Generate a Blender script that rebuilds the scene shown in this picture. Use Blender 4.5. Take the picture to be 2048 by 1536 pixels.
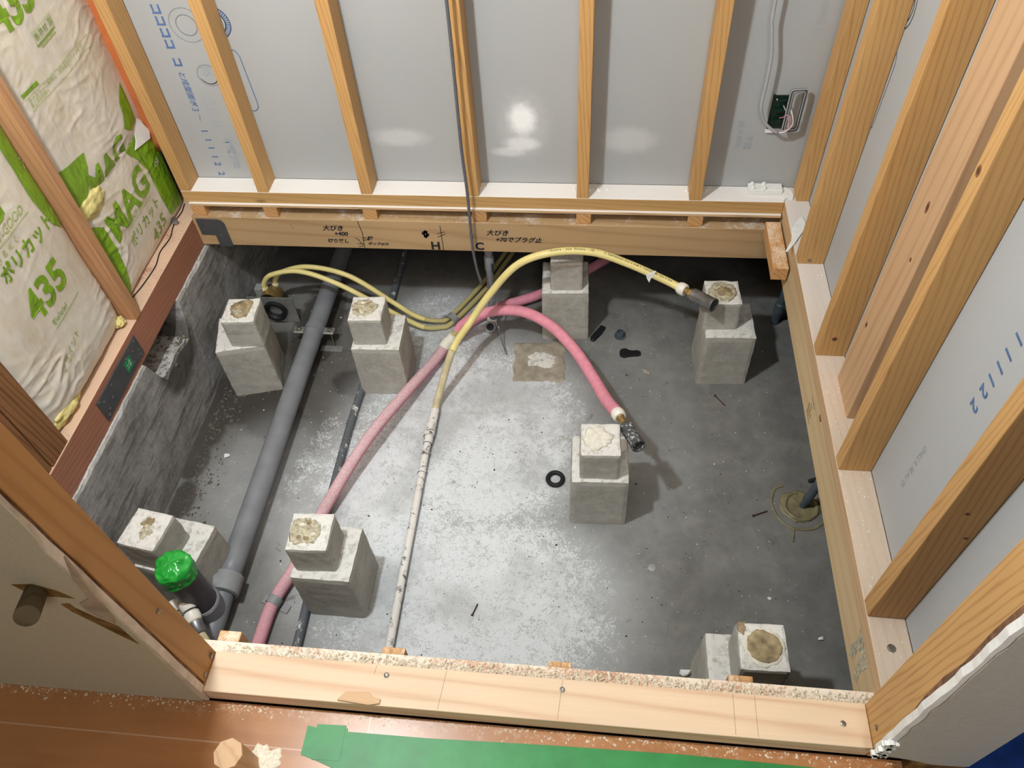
import bpy, bmesh, math, random
from mathutils import Vector, Matrix, noise
for o in list(bpy.data.objects): bpy.data.objects.remove(o)
SC = bpy.context.scene
COL = SC.collection
# ------------------------------------------------------------------ camera
FPX = 1555.09
P, YW, RL = math.radians(50.5094), math.radians(-9.0491), math.radians(-4.537)
Fv = Vector((math.sin(YW)*math.cos(P), math.cos(YW)*math.cos(P), -math.sin(P)))
R0 = Vector((math.cos(YW), -math.sin(YW), 0)); U0 = R0.cross(Fv)
Rv = math.cos(RL)*R0 + math.sin(RL)*U0; Uv = -math.sin(RL)*R0 + math.cos(RL)*U0
CAM = Vector((0.9448, -1.7476, 1.3310))
cd = bpy.data.cameras.new('camera'); co = bpy.data.objects.new('camera', cd); COL.objects.link(co)
cd.sensor_fit = 'HORIZONTAL'; cd.sensor_width = 36; cd.lens = FPX/2048*36; cd.clip_start = .02
co.matrix_world = Matrix(((Rv.x, Uv.x, -Fv.x, CAM.x), (Rv.y, Uv.y, -Fv.y, CAM.y), (Rv.z, Uv.z, -Fv.z, CAM.z), (0, 0, 0, 1)))
SC.camera = co
# ------------------------------------------------------------------ light
w = bpy.data.worlds.new('world'); SC.world = w; w.use_nodes = True
w.node_tree.nodes['Background'].inputs[0].default_value = (.85, .9, 1, 1)
w.node_tree.nodes['Background'].inputs[1].default_value = .07
def lamp(name, kind, loc, energy, color, size, target=None):
    l = bpy.data.lights.new(name, kind); l.energy = energy; l.color = color
    if kind == 'POINT': l.shadow_soft_size = size
    else: l.size = size
    o = bpy.data.objects.new(name, l); COL.objects.link(o); o.location = loc
    if target is not None:
        o.rotation_euler = (Vector(target)-Vector(loc)).to_track_quat('-Z', 'Y').to_euler()
    return o
lamp('work_lamp', 'POINT', (.25, -1.12, 1.66), 90, (.92, .98, 1), .045)
lamp('hall_fill_light', 'AREA', (1.3, -2.9, 2.15), 20, (1, .98, .94), .6, (1.2, -2.0, 0))  # unseen area light added behind the camera as ambient fill
SC.view_settings.view_transform = 'Standard'; SC.view_settings.look = 'None'
SC.view_settings.exposure = 0.0; SC.view_settings.gamma = 1; SC.view_settings.use_curve_mapping = False

# ------------------------------------------------------------------ node helpers
def srgb(r, g, b):
    f = lambda c: (c/255/12.92 if c/255 <= .04045 else ((c/255+.055)/1.055)**2.4)
    return (f(r), f(g), f(b), 1)
class NT:
    def __init__(s, name):
        s.m = bpy.data.materials.new(name); s.m.use_nodes = True
        s.t = s.m.node_tree; s.b = s.t.nodes['Principled BSDF']
    def n(s, typ, **kw):
        nd = s.t.nodes.new(typ)
        for k, v in kw.items(): setattr(nd, k, v)
        return nd
    def l(s, a, b): s.t.links.new(a, b)
    def setin(s, nd, i, v):
        if v is None: return
        if hasattr(v, 'is_output') or isinstance(v, bpy.types.NodeSocket): s.l(v, nd.inputs[i])
        else: nd.inputs[i].default_value = v
    def math(s, op, a, b=None, c=None, clamp=False):
        nd = s.n('ShaderNodeMath', operation=op, use_clamp=clamp)
        s.setin(nd, 0, a); s.setin(nd, 1, b); s.setin(nd, 2, c); return nd.outputs[0]
    def vmath(s, op, a, b=None):
        nd = s.n('ShaderNodeVectorMath', operation=op); s.setin(nd, 0, a); s.setin(nd, 1, b)
        return nd.outputs['Value'] if op in ('LENGTH', 'DISTANCE', 'DOT_PRODUCT') else nd.outputs[0]
    def noise(s, vec, scale, detail=4, rough=.55, dist=0):
        nd = s.n('ShaderNodeTexNoise'); s.l(vec, nd.inputs['Vector'])
        nd.inputs['Scale'].default_value = scale; nd.inputs['Detail'].default_value = detail
        nd.inputs['Roughness'].default_value = rough; nd.inputs['Distortion'].default_value = dist
        return nd.outputs['Fac']
    def ramp(s, fac, stops):
        nd = s.n('ShaderNodeValToRGB'); cr = nd.color_ramp
        while len(cr.elements) < len(stops): cr.elements.new(.5)
        for e, (p, c) in zip(cr.elements, stops):
            e.position = p; e.color = c if hasattr(c, '__len__') else (c, c, c, 1)
        s.l(fac, nd.inputs[0]); return nd.outputs[0]
    def mix(s, fac, a, b, mode='MIX'):
        nd = s.n('ShaderNodeMix', data_type='RGBA', blend_type=mode)
        s.setin(nd, 0, fac); s.setin(nd, 6, a); s.setin(nd, 7, b); return nd.outputs[2]
    def bump(s, h, strength, dist=.002):
        nd = s.n('ShaderNodeBump'); nd.inputs['Strength'].default_value = strength
        nd.inputs['Distance'].default_value = dist; s.l(h, nd.inputs['Height'])
        s.l(nd.outputs[0], s.b.inputs['Normal'])
    def obj(s):
        return s.n('ShaderNodeTexCoord').outputs['Object']
    def mapped(s, vec, scale=(1, 1, 1), loc=(0, 0, 0)):
        nd = s.n('ShaderNodeMapping'); nd.inputs['Scale'].default_value = scale
        nd.inputs['Location'].default_value = loc; s.l(vec, nd.inputs['Vector']); return nd.outputs[0]
    def smooth(s, v, lo, hi):
        nd = s.n('ShaderNodeMapRange', interpolation_type='SMOOTHSTEP')
        s.setin(nd, 0, v); nd.inputs[1].default_value = lo; nd.inputs[2].default_value = hi; return nd.outputs[0]
    def blob(s, vec, c, r):     # 1 inside ellipse, 0 outside
        d = s.vmath('LENGTH', s.mapped(s.vmath('SUBTRACT', vec, tuple(c)), (1/r[0], 1/r[1], 1/r[2])))
        return s.smooth(d, 1.0, 0.35)

def plain(name, col, rough=.6, metal=0, var=.12, scale=40, bump=.1, spec=.4, coat=0):
    t = NT(name); v = t.obj(); nz = t.noise(v, scale, 5)
    c2 = tuple(max(0, x*(1-var*2.2)) for x in col[:3])+(1,)
    t.l(t.ramp(nz, [(.3, c2), (.7, col)]), t.b.inputs['Base Color'])
    t.b.inputs['Roughness'].default_value = rough; t.b.inputs['Metallic'].default_value = metal
    t.b.inputs['Specular IOR Level'].default_value = spec
    t.b.inputs['Coat Weight'].default_value = coat
    if bump: t.bump(nz, bump)
    return t.m

def wood(name, light, dark, axis='z', grain=1.0, rough=.55, dust=0, dustcol=srgb(236, 234, 232), dscale=16, fringe=.0, knots=True, yfade=False):
    t = NT(name); v = t.obj()
    oi = t.n('ShaderNodeObjectInfo').outputs['Random']
    cx = t.n('ShaderNodeCombineXYZ')
    for i, k in enumerate((13.7, 7.3, 5.1)): t.l(t.math('MULTIPLY', oi, k), cx.inputs[i])
    v2 = t.vmath('ADD', v, cx.outputs[0])
    st = {'x': (.07, 1, 1), 'y': (1, .07, 1), 'z': (1, 1, .07)}[axis]
    vm = t.mapped(v2, st)
    warp = t.noise(vm, 9, 2)
    wv = t.n('ShaderNodeTexWave', wave_type='BANDS', bands_direction='DIAGONAL')
    t.l(vm, wv.inputs['Vector']); wv.inputs['Scale'].default_value = 34*grain
    wv.inputs['Distortion'].default_value = 5.5; wv.inputs['Detail'].default_value = 2
    wv.inputs['Detail Scale'].default_value = .9; wv.inputs['Detail Roughness'].default_value = .5
    st2 = {'x': (.03, 1, 1), 'y': (1, .03, 1), 'z': (1, 1, .03)}[axis]
    fine = t.noise(t.mapped(v2, st2), 260, 3, .6)
    ring = t.math('POWER', wv.outputs['Fac'], 3.5)
    g = t.math('ADD', t.math('MULTIPLY', ring, .34), t.math('MULTIPLY', warp, .42))
    g = t.math('ADD', g, t.math('MULTIPLY', fine, .30))
    base = t.ramp(g, [(.22, light), (.58, tuple(a*.7+b*.3 for a, b in zip(light, dark))), (.95, dark)])
    tone = t.math('MULTIPLY_ADD', t.noise(v2, 3, 2), .3, .86)
    tone = t.math('MULTIPLY', tone, t.math('MULTIPLY_ADD', oi, .16, .93))
    cc = t.n('ShaderNodeCombineColor')
    for i in range(3): t.l(tone, cc.inputs[i])
    base = t.mix(1, base, cc.outputs[0], 'MULTIPLY')
    if knots:
        vo = t.n('ShaderNodeTexVoronoi'); vo.inputs['Scale'].default_value = 3.2
        st3 = {'x': (.9, 2.5, 2.5), 'y': (2.5, .9, 2.5), 'z': (2.5, 2.5, .9)}[axis]
        t.l(t.mapped(v2, st3), vo.inputs['Vector'])
        k = t.smooth(vo.outputs['Distance'], .085, .035)
        base = t.mix(t.math('MULTIPLY', k, .8), base, tuple(x*.35 for x in dark[:3])+(1,))
    if dust > 0:
        geo = t.n('ShaderNodeNewGeometry'); sp = t.n('ShaderNodeSeparateXYZ'); t.l(geo.outputs['Normal'], sp.inputs[0])
        up = t.smooth(sp.outputs[2], .6, .9)
        wp = geo.outputs['Position']
        nz = t.math('ADD', t.math('MULTIPLY', t.noise(wp, dscale, 5, .7), .62), t.math('MULTIPLY', t.noise(wp, 260, 3, .8), .42))
        m = t.smooth(nz, .78-dust*.6, .92-dust*.6)
        m = t.math('MULTIPLY', t.math('MULTIPLY', m, up), min(1, .55+dust*.45))
        if yfade:
            ys = t.n('ShaderNodeSeparateXYZ'); t.l(wp, ys.inputs[0])
            m = t.math('MULTIPLY', m, t.math('MULTIPLY_ADD', t.smooth(ys.outputs[1], -.75, -.1), .55, .42))
        base = t.mix(m, base, dustcol)
    t.l(base, t.b.inputs['Base Color']); t.b.inputs['Roughness'].default_value = rough
    t.b.inputs['Specular IOR Level'].default_value = .3
    t.bump(g, .06, .001)
    return t.m

HL, HD = srgb(214, 168, 112), srgb(158, 105, 58)       # hemlock studs
M = {}
for ax in 'xyz':
    M['stud_'+ax] = wood('amber_stud_'+ax, srgb(204, 162, 106), srgb(164, 116, 66), ax, 1.7)
    M['pale_'+ax] = wood('pale_pine_'+ax, srgb(204, 168, 130), srgb(172, 130, 94), ax, .6)
M['plate_back'] = wood('plate_dusty', srgb(200, 162, 106), srgb(172, 130, 80), 'x', 1, dust=.95)
M['plate_back_l'] = wood('plate_little_dust', srgb(214, 172, 122), srgb(180, 136, 96), 'x', 1, dust=.5, dustcol=srgb(226, 208, 196))
M['plate_right'] = wood('plate_right', srgb(204, 174, 140), srgb(182, 144, 92), 'y', 1, dust=.8, dustcol=srgb(226, 222, 220), dscale=7, yfade=True)
M['beam_x'] = wood('beam_x', srgb(184, 156, 118), srgb(158, 126, 90), 'x', .4, dust=.42, knots=False)
M['beam_y'] = wood('beam_y', srgb(202, 180, 142), srgb(180, 150, 110), 'y', .4, knots=False)
M['front_beam'] = wood('front_board', srgb(232, 206, 176), srgb(198, 152, 118), 'x', .45)
M['shelf_dusty'] = wood('edge_strip', srgb(196, 152, 118), srgb(140, 92, 66), 'x', 1, dust=.62, dustcol=srgb(244, 236, 222), dscale=9)
M['joist'] = wood('joist_wood', srgb(206, 160, 108), srgb(150, 104, 62), 'y', 1, dust=.5, dustcol=srgb(238, 226, 208))
M['sill_red'] = wood('red_sill', srgb(162, 112, 90), srgb(116, 70, 54), 'y', 1.4, dust=.7, dustcol=srgb(220, 190, 164), dscale=5)
M['sill_pale'] = wood('sill_top_pale', srgb(222, 190, 158), srgb(184, 142, 110), 'y', .8, knots=False)
M['stud_brown'] = wood('brownish_stud', srgb(186, 142, 104), srgb(146, 98, 64), 'z')
M['old_post'] = wood('weathered_post', srgb(140, 98, 62), srgb(62, 40, 28), 'z', 1.4, .8)
M['jamb'] = wood('orange_jamb', srgb(176, 128, 76), srgb(140, 94, 50), 'z', .6)
M['old_peg'] = wood('old_peg', srgb(104, 90, 66), srgb(56, 46, 32), 'y', .6, .8, knots=False)
M['knot'] = plain('wood_knot', srgb(150, 104, 66), .6, var=.2, scale=150, bump=0)
M['knot_core'] = plain('wood_knot_core', srgb(96, 64, 42), .6, var=.2, scale=150, bump=0)
M['ply'] = wood('plywood', srgb(214, 184, 146), srgb(150, 110, 76), 'x', 1, dust=.9, knots=False)

def m_concrete():
    t = NT('slab_concrete'); v = t.obj()
    big = t.noise(v, 3.2, 5, .6); mid = t.noise(v, 17, 6, .68, .3); fine = t.noise(v, 120, 5, .75)
    speck = t.noise(v, 420, 3, .8)
    base = t.ramp(t.math('ADD', t.math('MULTIPLY', big, .5), t.math('MULTIPLY', mid, .5)),
                  [(.32, srgb(96, 96, 94)), (.5, srgb(118, 118, 116)), (.68, srgb(138, 138, 135))])
    # darker damp stain near the left foundation wall
    damp = t.blob(v, (-.02, -.25, -.55), (.42, .36, 3))
    base = t.mix(t.math('MULTIPLY', damp, .62), base, srgb(62, 56, 50))
    beam_shade = t.blob(v, (.5, .75, -.55), (2.2, .66, 3))  # shade under and behind the back beam, painted into the slab colour
    base = t.mix(t.math('MULTIPLY', beam_shade, .85), base, srgb(46, 43, 40))
    mud = None
    for q_, r_ in (((-.13, -.34), (.20, .13)), ((-.02, -.40), (.14, .10)), ((-.21, -.56), (.06, .10)), ((-.20, -.70), (.05, .10)), ((.02, .0), (.12, .30)), ((-.22, -.40), (.09, .25)), ((.20, -.24), (.10, .08))):
        z_ = t.blob(v, (q_[0], q_[1], -.55), (r_[0], r_[1], 3)); mud = z_ if mud is None else t.math('MAXIMUM', mud, z_)
    mudm = t.smooth(t.math('ADD', mud, t.math('MULTIPLY', t.math('SUBTRACT', t.noise(v, 22, 6, .75), .5), 1.5)), .15, .75)
    base = t.mix(t.math('MULTIPLY', mudm, .78), base, srgb(50, 45, 41))
    # plaster dust: soft regions broken up by noise
    a = t.blob(v, (.60, -.42, -.55), (.62, .62, 3))
    b = t.blob(v, (.66, -.95, -.55), (.66, .50, 3))
    c = t.blob(v, (.38, -.70, -.55), (.42, .60, 3))
    d = t.math('MULTIPLY', t.blob(v, (.02, -.62, -.55), (.30, .42, 3)), .5)
    e = t.math('MULTIPLY', t.blob(v, (1.05, -.40, -.55), (.40, .7, 3)), .42)
    f = t.math('MULTIPLY', t.blob(v, (.45, .02, -.55), (.30, .30, 3)), .85)
    reg = t.math('MAXIMUM', t.math('MAXIMUM', a, b), t.math('MAXIMUM', t.math('MAXIMUM', c, f), t.math('MAXIMUM', d, e)))
    # two scraped plaster tracks left of the pink pipe
    tr = None
    for q_, k in (((.182, -.37), .7), ((.168, -.43), .9), ((.150, -.49), 1), ((.130, -.55), 1), ((.110, -.61), .9), ((.09, -.68), .8), ((.085, -.76), .6), ((-.03, -.56), .6), ((-.045, -.63), .7), ((-.06, -.70), .7), ((-.07, -.77), .6)):
        z_ = t.math('MULTIPLY', t.blob(v, (q_[0], q_[1], -.55), (.075, .12, 3)), k)
        tr = z_ if tr is None else t.math('MAXIMUM', tr, z_)
    st = t.noise(v, 60, 6, .8, .8)
    hi = t.noise(v, 330, 3, .7)
    nz = t.math('ADD', t.math('MULTIPLY', mid, .22), t.math('ADD', t.math('MULTIPLY', st, .42), t.math('MULTIPLY', hi, .42)))
    thr = t.math('SUBTRACT', .815, t.math('MULTIPLY', t.math('MAXIMUM', reg, t.math('MULTIPLY', tr, .80)), .40))
    m = t.smooth(t.math('SUBTRACT', nz, thr), -.03, .12)
    patchy = t.smooth(t.noise(v, 5, 4, .6), .30, .55)
    m = t.math('MULTIPLY', m, t.math('MULTIPLY_ADD', patchy, .4, .6))
    soft = t.math('MULTIPLY', t.smooth(reg, .15, 1.0), .46)
    m = t.math('MAXIMUM', t.math('MULTIPLY', m, .95), soft)
    base = t.mix(m, base, srgb(228, 234, 240))
    # scuffed dark spots
    sp = t.smooth(t.noise(v, 16, 7, .78, .6), .60, .70)
    base = t.mix(t.math('MULTIPLY', sp, .62), base, srgb(84, 78, 70))
    # white grit everywhere
    gr = t.smooth(t.noise(v, 190, 2, .5), .735, .77)
    base = t.mix(t.math('MULTIPLY', gr, t.math('MULTIPLY_ADD', reg, .6, .35)), base, srgb(225, 225, 222))
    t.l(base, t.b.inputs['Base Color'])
    t.l(t.math('MULTIPLY_ADD', mid, .3, .5), t.b.inputs['Roughness'])
    t.b.inputs['Specular IOR Level'].default_value = .35
    t.bump(t.math('ADD', t.math('MULTIPLY', mid, .7), t.math('MULTIPLY', fine, .3)), .25, .004)
    return t.m
M['slab'] = m_concrete()

def m_conc(name, lo, hi, damp=None, streak=False, dusttop=0):
    t = NT(name); v = t.obj()
    a = t.noise(v, 9, 6, .65); b = t.noise(v, 90, 5, .7)
    n = t.math('ADD', t.math('MULTIPLY', a, .6), t.math('MULTIPLY', b, .4))
    c = t.ramp(n, [(.35, lo), (.62, hi)])
    h = n
    if streak:
        s = t.noise(t.mapped(v, (1, .12, 1)), 60, 4, .6)
        h = t.math('ADD', n, t.math('MULTIPLY', s, 1.2))
        c = t.mix(t.math('MULTIPLY', t.smooth(s, .50, .66), .6), c, srgb(84, 80, 76))
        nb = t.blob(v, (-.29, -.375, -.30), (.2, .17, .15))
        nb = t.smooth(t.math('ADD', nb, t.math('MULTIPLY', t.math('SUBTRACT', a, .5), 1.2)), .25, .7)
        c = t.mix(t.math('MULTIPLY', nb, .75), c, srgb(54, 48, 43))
        pits = t.smooth(t.noise(v, 26, 4, .7), .68, .74)
        c = t.mix(t.math('MULTIPLY', pits, .55), c, srgb(50, 46, 42))
    else:
        pits = t.smooth(t.noise(v, 70, 2, .5), .70, .75)
        c = t.mix(t.math('MULTIPLY', pits, .45), c, srgb(86, 80, 72))
    if dusttop:
        geo = t.n('ShaderNodeNewGeometry'); sp = t.n('ShaderNodeSeparateXYZ'); t.l(geo.outputs['Normal'], sp.inputs[0])
        m = t.math('MULTIPLY', t.smooth(sp.outputs[2], .7, .95), t.smooth(t.noise(v, 60, 5, .7), .3, .55))
        c = t.mix(t.math('MULTIPLY', m, dusttop), c, srgb(236, 236, 234))
    t.l(c, t.b.inputs['Base Color']); t.b.inputs['Roughness'].default_value = .85
    t.b.inputs['Specular IOR Level'].default_value = .2
    t.bump(h, .45, .003)
    return t.m
M['block'] = m_conc('precast_concrete', srgb(158, 156, 149), srgb(190, 188, 181), dusttop=.7)
M['fwall'] = m_conc('rough_foundation', srgb(122, 121, 120), srgb(170, 169, 168), streak=True, dusttop=.5)
M['residue'] = plain('adhesive_residue', srgb(214, 206, 180), .7, var=.3, scale=110, bump=1)
M['residue_d'] = plain('tan_mortar_residue', srgb(178, 160, 124), .7, var=.3, scale=50, bump=.8)
M['crust'] = plain('grey_mortar_crust', srgb(128, 122, 112), .85, var=.3, scale=60, bump=.8)
M['white_mortar'] = plain('white_mortar', srgb(236, 232, 220), .8, var=.12, scale=80, bump=.8)
M['patch'] = plain('mortar_patch', srgb(178, 170, 154), .8, var=.2, scale=30, bump=.5)

def m_board(name, col, dust):  # dust: list of white ovals mixed into the board colour
    t = NT(name); geo = t.n('ShaderNodeNewGeometry'); v = geo.outputs['Position']
    n = t.noise(v, 2.5, 3); f = t.noise(v, 300, 3, .6)
    c = t.ramp(t.math('ADD', t.math('MULTIPLY', n, .7), t.math('MULTIPLY', f, .3)), [(.3, tuple(x*.9 for x in col[:3])+(1,)), (.7, col)])
    if dust:
        rough = t.noise(v, 45, 5, .75)
        for (cc, rr, a) in dust:
            d = t.vmath('LENGTH', t.mapped(t.vmath('SUBTRACT', v, cc), (1/rr[0], 1/rr[1], 1/rr[2])))
            d = t.math('ADD', d, t.math('MULTIPLY', t.math('SUBTRACT', rough, .5), .55))
            c = t.mix(t.math('MULTIPLY', t.smooth(d, 1.05, .35), a), c, srgb(246, 248, 250))
    t.l(c, t.b.inputs['Base Color']); t.b.inputs['Roughness'].default_value = .75
    t.b.inputs['Specular IOR Level'].default_value = .2
    t.bump(f, .08, .001)
    return t.m
M['board'] = m_board('grey_gypsum_board', srgb(176, 179, 181), [((.738, .068, .198), (.046, 1, .060), 1.0), ((.74, .068, .18), (.085, 1, .12), .18), ((.735, .068, .125), (.06, 1, .028), .6), ((.70, .068, .10), (.06, 1, .02), .4), ((.40, .068, .14), (.10, 1, .035), .28), ((1.02, .068, .14), (.09, 1, .05), .25)])  # 'dust' list: white ovals with ragged edges mixed into the board colour
M['board_r'] = m_board('grey_gypsum_board_right', srgb(182, 185, 188), None)
M['board_core'] = plain('torn_gypsum_core', srgb(240, 240, 238), .9, var=.06, scale=60, bump=.8)
M['board_core_pink'] = plain('pinkish_board_edge', srgb(226, 206, 188), .85, var=.12, scale=50, bump=.5)
M['wallpaper'] = plain('beige_wallpaper', srgb(196, 186, 160), .8, var=.05, scale=220, bump=.15)
M['wallgrey'] = plain('grey_wall_surface', srgb(188, 186, 176), .8, var=.05, scale=150, bump=.1)
M['brownpaper'] = plain('brown_torn_paper', srgb(150, 110, 84), .85, var=.35, scale=40, bump=.6)
M['pinkplaster'] = plain('torn_plaster', srgb(190, 168, 142), .85, var=.2, scale=25, bump=.8)
M['glue'] = plain('brown_glue_and_dark_gap', srgb(140, 108, 60), .5, var=.3, scale=60)
M['pvc'] = plain('grey_pvc', srgb(136, 139, 146), .42, var=.12, scale=12, bump=.05)
M['pvc_light'] = plain('light_grey_pvc', srgb(150, 153, 156), .45, var=.08, scale=20, bump=.05)
M['pvc_dark'] = plain('dark_grey_pvc', srgb(74, 72, 78), .4, var=.1, scale=20, bump=.03)
M['pvc_blue'] = plain('blue_grey_pvc', srgb(84, 96, 106), .5, var=.15, scale=30, bump=.05)
def m_dusty(name, col, amt, sc=38):
    t = NT(name); v = t.obj(); geo = t.n('ShaderNodeNewGeometry'); sp = t.n('ShaderNodeSeparateXYZ'); t.l(geo.outputs['Normal'], sp.inputs[0])
    up = t.smooth(sp.outputs[2], -.1, .6); n = t.noise(v, sc, 6, .75, .4)
    m = t.math('MULTIPLY', t.smooth(n, .62-amt*.35, .74-amt*.35), up)
    t.l(t.mix(m, col, srgb(232, 230, 226)), t.b.inputs['Base Color'])
    t.b.inputs['Roughness'].default_value = .7; t.bump(n, .2, .002); return t.m
M['pvc_dusty2'] = m_dusty('partly_dusty_dark_pipe', srgb(92, 97, 104), .22)
M['pvc_dusty'] = m_dusty('dust_covered_grey_pipe', srgb(98, 100, 104), .75)
M['pink'] = plain('pink_foam_sleeve', srgb(240, 158, 178), .75, var=.08, scale=60, bump=.1)
def m_pinkdusty():
    t = NT('pink_foam_dusty'); v = t.obj(); n = t.noise(v, 190, 6, .8); y = t.n('ShaderNodeSeparateXYZ'); t.l(v, y.inputs[0])
    fade = t.smooth(y.outputs[1], -.75, -.15)
    geo = t.n('ShaderNodeNewGeometry'); sp = t.n('ShaderNodeSeparateXYZ'); t.l(geo.outputs['Normal'], sp.inputs[0])
    m = t.math('MULTIPLY', t.smooth(n, .22, .72), t.math('MULTIPLY', t.math('MULTIPLY_ADD', fade, .7, .12), t.smooth(sp.outputs[2], -.2, .7)))
    t.l(t.mix(m, srgb(206, 130, 148), srgb(232, 224, 226)), t.b.inputs['Base Color']); t.b.inputs['Roughness'].default_value = .85
    t.bump(n, .3, .002); return t.m
M['pink_dusty'] = m_pinkdusty()
M['yellow'] = plain('yellow_pipe', srgb(238, 224, 152), .38, var=.05, scale=20, bump=.0)
M['yellow_d'] = m_dusty('dusty_yellow_pipe', srgb(190, 178, 122), .05, 50)
M['yellow_w'] = plain('cream_dusty_pipe', srgb(222, 210, 172), .7, var=.12, scale=40, bump=.2)
M['white_pl'] = plain('white_plastic', srgb(240, 238, 228), .35, var=.03, bump=0)
M['brass'] = plain('brass', srgb(184, 156, 104), .35, metal=.7, var=.12, scale=60)
M['steel'] = plain('dull_steel', srgb(150, 152, 156), .42, metal=.75, var=.2, scale=50)
M['steel_d'] = m_dusty('scuffed_dark_steel', srgb(74, 78, 82), .28, 90)
M['zinc'] = plain('zinc_plate', srgb(196, 198, 198), .35, metal=.7, var=.12, scale=50)
M['plate_grey'] = plain('dark_grey_coated_metal', srgb(92, 95, 100), .45, metal=.35, var=.1, scale=20)
M['black'] = plain('black_rubber', srgb(30, 30, 34), .6, var=.2, bump=.05)
M['bolt'] = plain('bolt_metal', srgb(170, 165, 155), .35, metal=.9, var=.2, scale=200)
M['ink'] = plain('black_marker', srgb(34, 34, 40), .7, var=0, bump=0)
M['inkgrey'] = plain('faint_pencil', srgb(112, 98, 82), .8, var=0, bump=0)
M['blue'] = plain('blue_print', srgb(92, 124, 176), .7, var=.15, scale=90, bump=0)
M['blue_f'] = plain('faint_blue_print', srgb(160, 172, 186), .7, var=.08, scale=90, bump=0)
M['blue_ff'] = plain('very_faint_print', srgb(170, 175, 182), .7, var=.05, scale=90, bump=0)
M['greensticker'] = plain('green_sticker', srgb(30, 140, 84), .5, var=0, bump=0)
M['stickerwhite'] = plain('sticker_white', srgb(220, 235, 225), .5, var=0, bump=0)
M['tape'] = plain('green_cloth_tape', srgb(44, 142, 70), .45, var=.14, scale=18, bump=.3, spec=.5)
M['tapecap'] = plain('glossy_green_tape', srgb(40, 176, 66), .22, var=.12, scale=30, bump=.05, spec=.6)
M['tarp'] = plain('blue_tarp', srgb(22, 62, 140), .45, var=.2, scale=30, bump=.3)
M['wool'] = plain('yellow_glass_wool', srgb(240, 226, 150), .95, var=.16, scale=45, bump=1.0)
M['caulk'] = plain('olive_caulk', srgb(150, 142, 110), .35, var=.2, scale=40, bump=.4)
M['wire_g'] = plain('grey_cable', srgb(176, 178, 182), .5, var=.05, bump=0)
M['wire_d'] = m_dusty('dark_cable_dusty', srgb(92, 95, 102), .3, 60)
M['wire_p'] = plain('pink_wire', srgb(214, 130, 146), .45, var=.03, bump=0)
M['wire_w'] = plain('white_wire', srgb(232, 232, 232), .45, var=.03, bump=0)
M['pcb'] = plain('dark_green_plastic', srgb(18, 52, 42), .35, var=.3, scale=90, bump=.3)
M['graymetal'] = plain('grey_painted_frame', srgb(98, 98, 94), .4, metal=.3, var=.08)
M['torn'] = plain('white_scrap', srgb(240, 242, 240), .7, var=.05, scale=60, bump=.4)
M['stone'] = plain('pale_stone_chip', srgb(178, 172, 160), .8, var=.2, scale=90, bump=.5)
M['rubblemat'] = plain('dirty_mortar_crumb', srgb(128, 120, 108), .9, var=.3, scale=90, bump=.3)
M['rust'] = plain('rusty_nail', srgb(96, 66, 48), .6, metal=.4, var=.3, scale=200)
M['sawdust'] = plain('sawdust', srgb(246, 234, 212), .9, var=.15, scale=200, bump=0)
M['crumb'] = plain('plaster_crumb', srgb(238, 236, 230), .9, var=.05, scale=200, bump=0)
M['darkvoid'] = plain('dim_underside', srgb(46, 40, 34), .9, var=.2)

def m_bag():
    t = NT('cream_plastic_bag'); v = t.obj()
    w_ = t.noise(t.mapped(v, (1, 1, .55)), 22, 5, .6, 1.5); w2 = t.noise(v, 6, 3)
    ri = t.n('ShaderNodeTexNoise', noise_type='RIDGED_MULTIFRACTAL')
    t.l(t.mapped(v, (1, 1.5, 2.4)), ri.inputs['Vector']); ri.inputs['Scale'].default_value = 7; ri.inputs['Detail'].default_value = 3; ri.inputs['Distortion'].default_value = .8
    t.l(t.ramp(t.math('ADD', t.math('MULTIPLY', w_, .5), t.math('MULTIPLY', w2, .5)), [(.35, srgb(214, 202, 180)), (.6, srgb(226, 221, 212))]), t.b.inputs['Base Color'])
    t.b.inputs['Roughness'].default_value = .27; t.b.inputs['Specular IOR Level'].default_value = .6
    t.bump(t.math('ADD', t.math('MULTIPLY', w_, .25), t.math('MULTIPLY', ri.outputs[0], .22)), .5, .012)
    return t.m
M['bag'] = m_bag()
def m_print(name, col):
    t = NT(name); v = t.obj(); w_ = t.noise(t.mapped(v, (1, 1, .55)), 22, 5, .6, 1.5)
    t.l(t.ramp(w_, [(.3, tuple(x*.72 for x in col[:3])+(1,)), (.65, col)]), t.b.inputs['Base Color'])
    t.b.inputs['Roughness'].default_value = .36; t.bump(w_, .6, .012); return t.m
M['green'] = m_print('green_print', srgb(132, 176, 38))
M['green_l'] = m_print('pale_green_print', srgb(184, 204, 120))
M['orange'] = plain('orange_sheet', srgb(206, 120, 70), .35, var=.1, scale=12, bump=.3)
M['inner_wall'] = plain('wall_backing', srgb(176, 150, 118), .9, var=.15)

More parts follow.
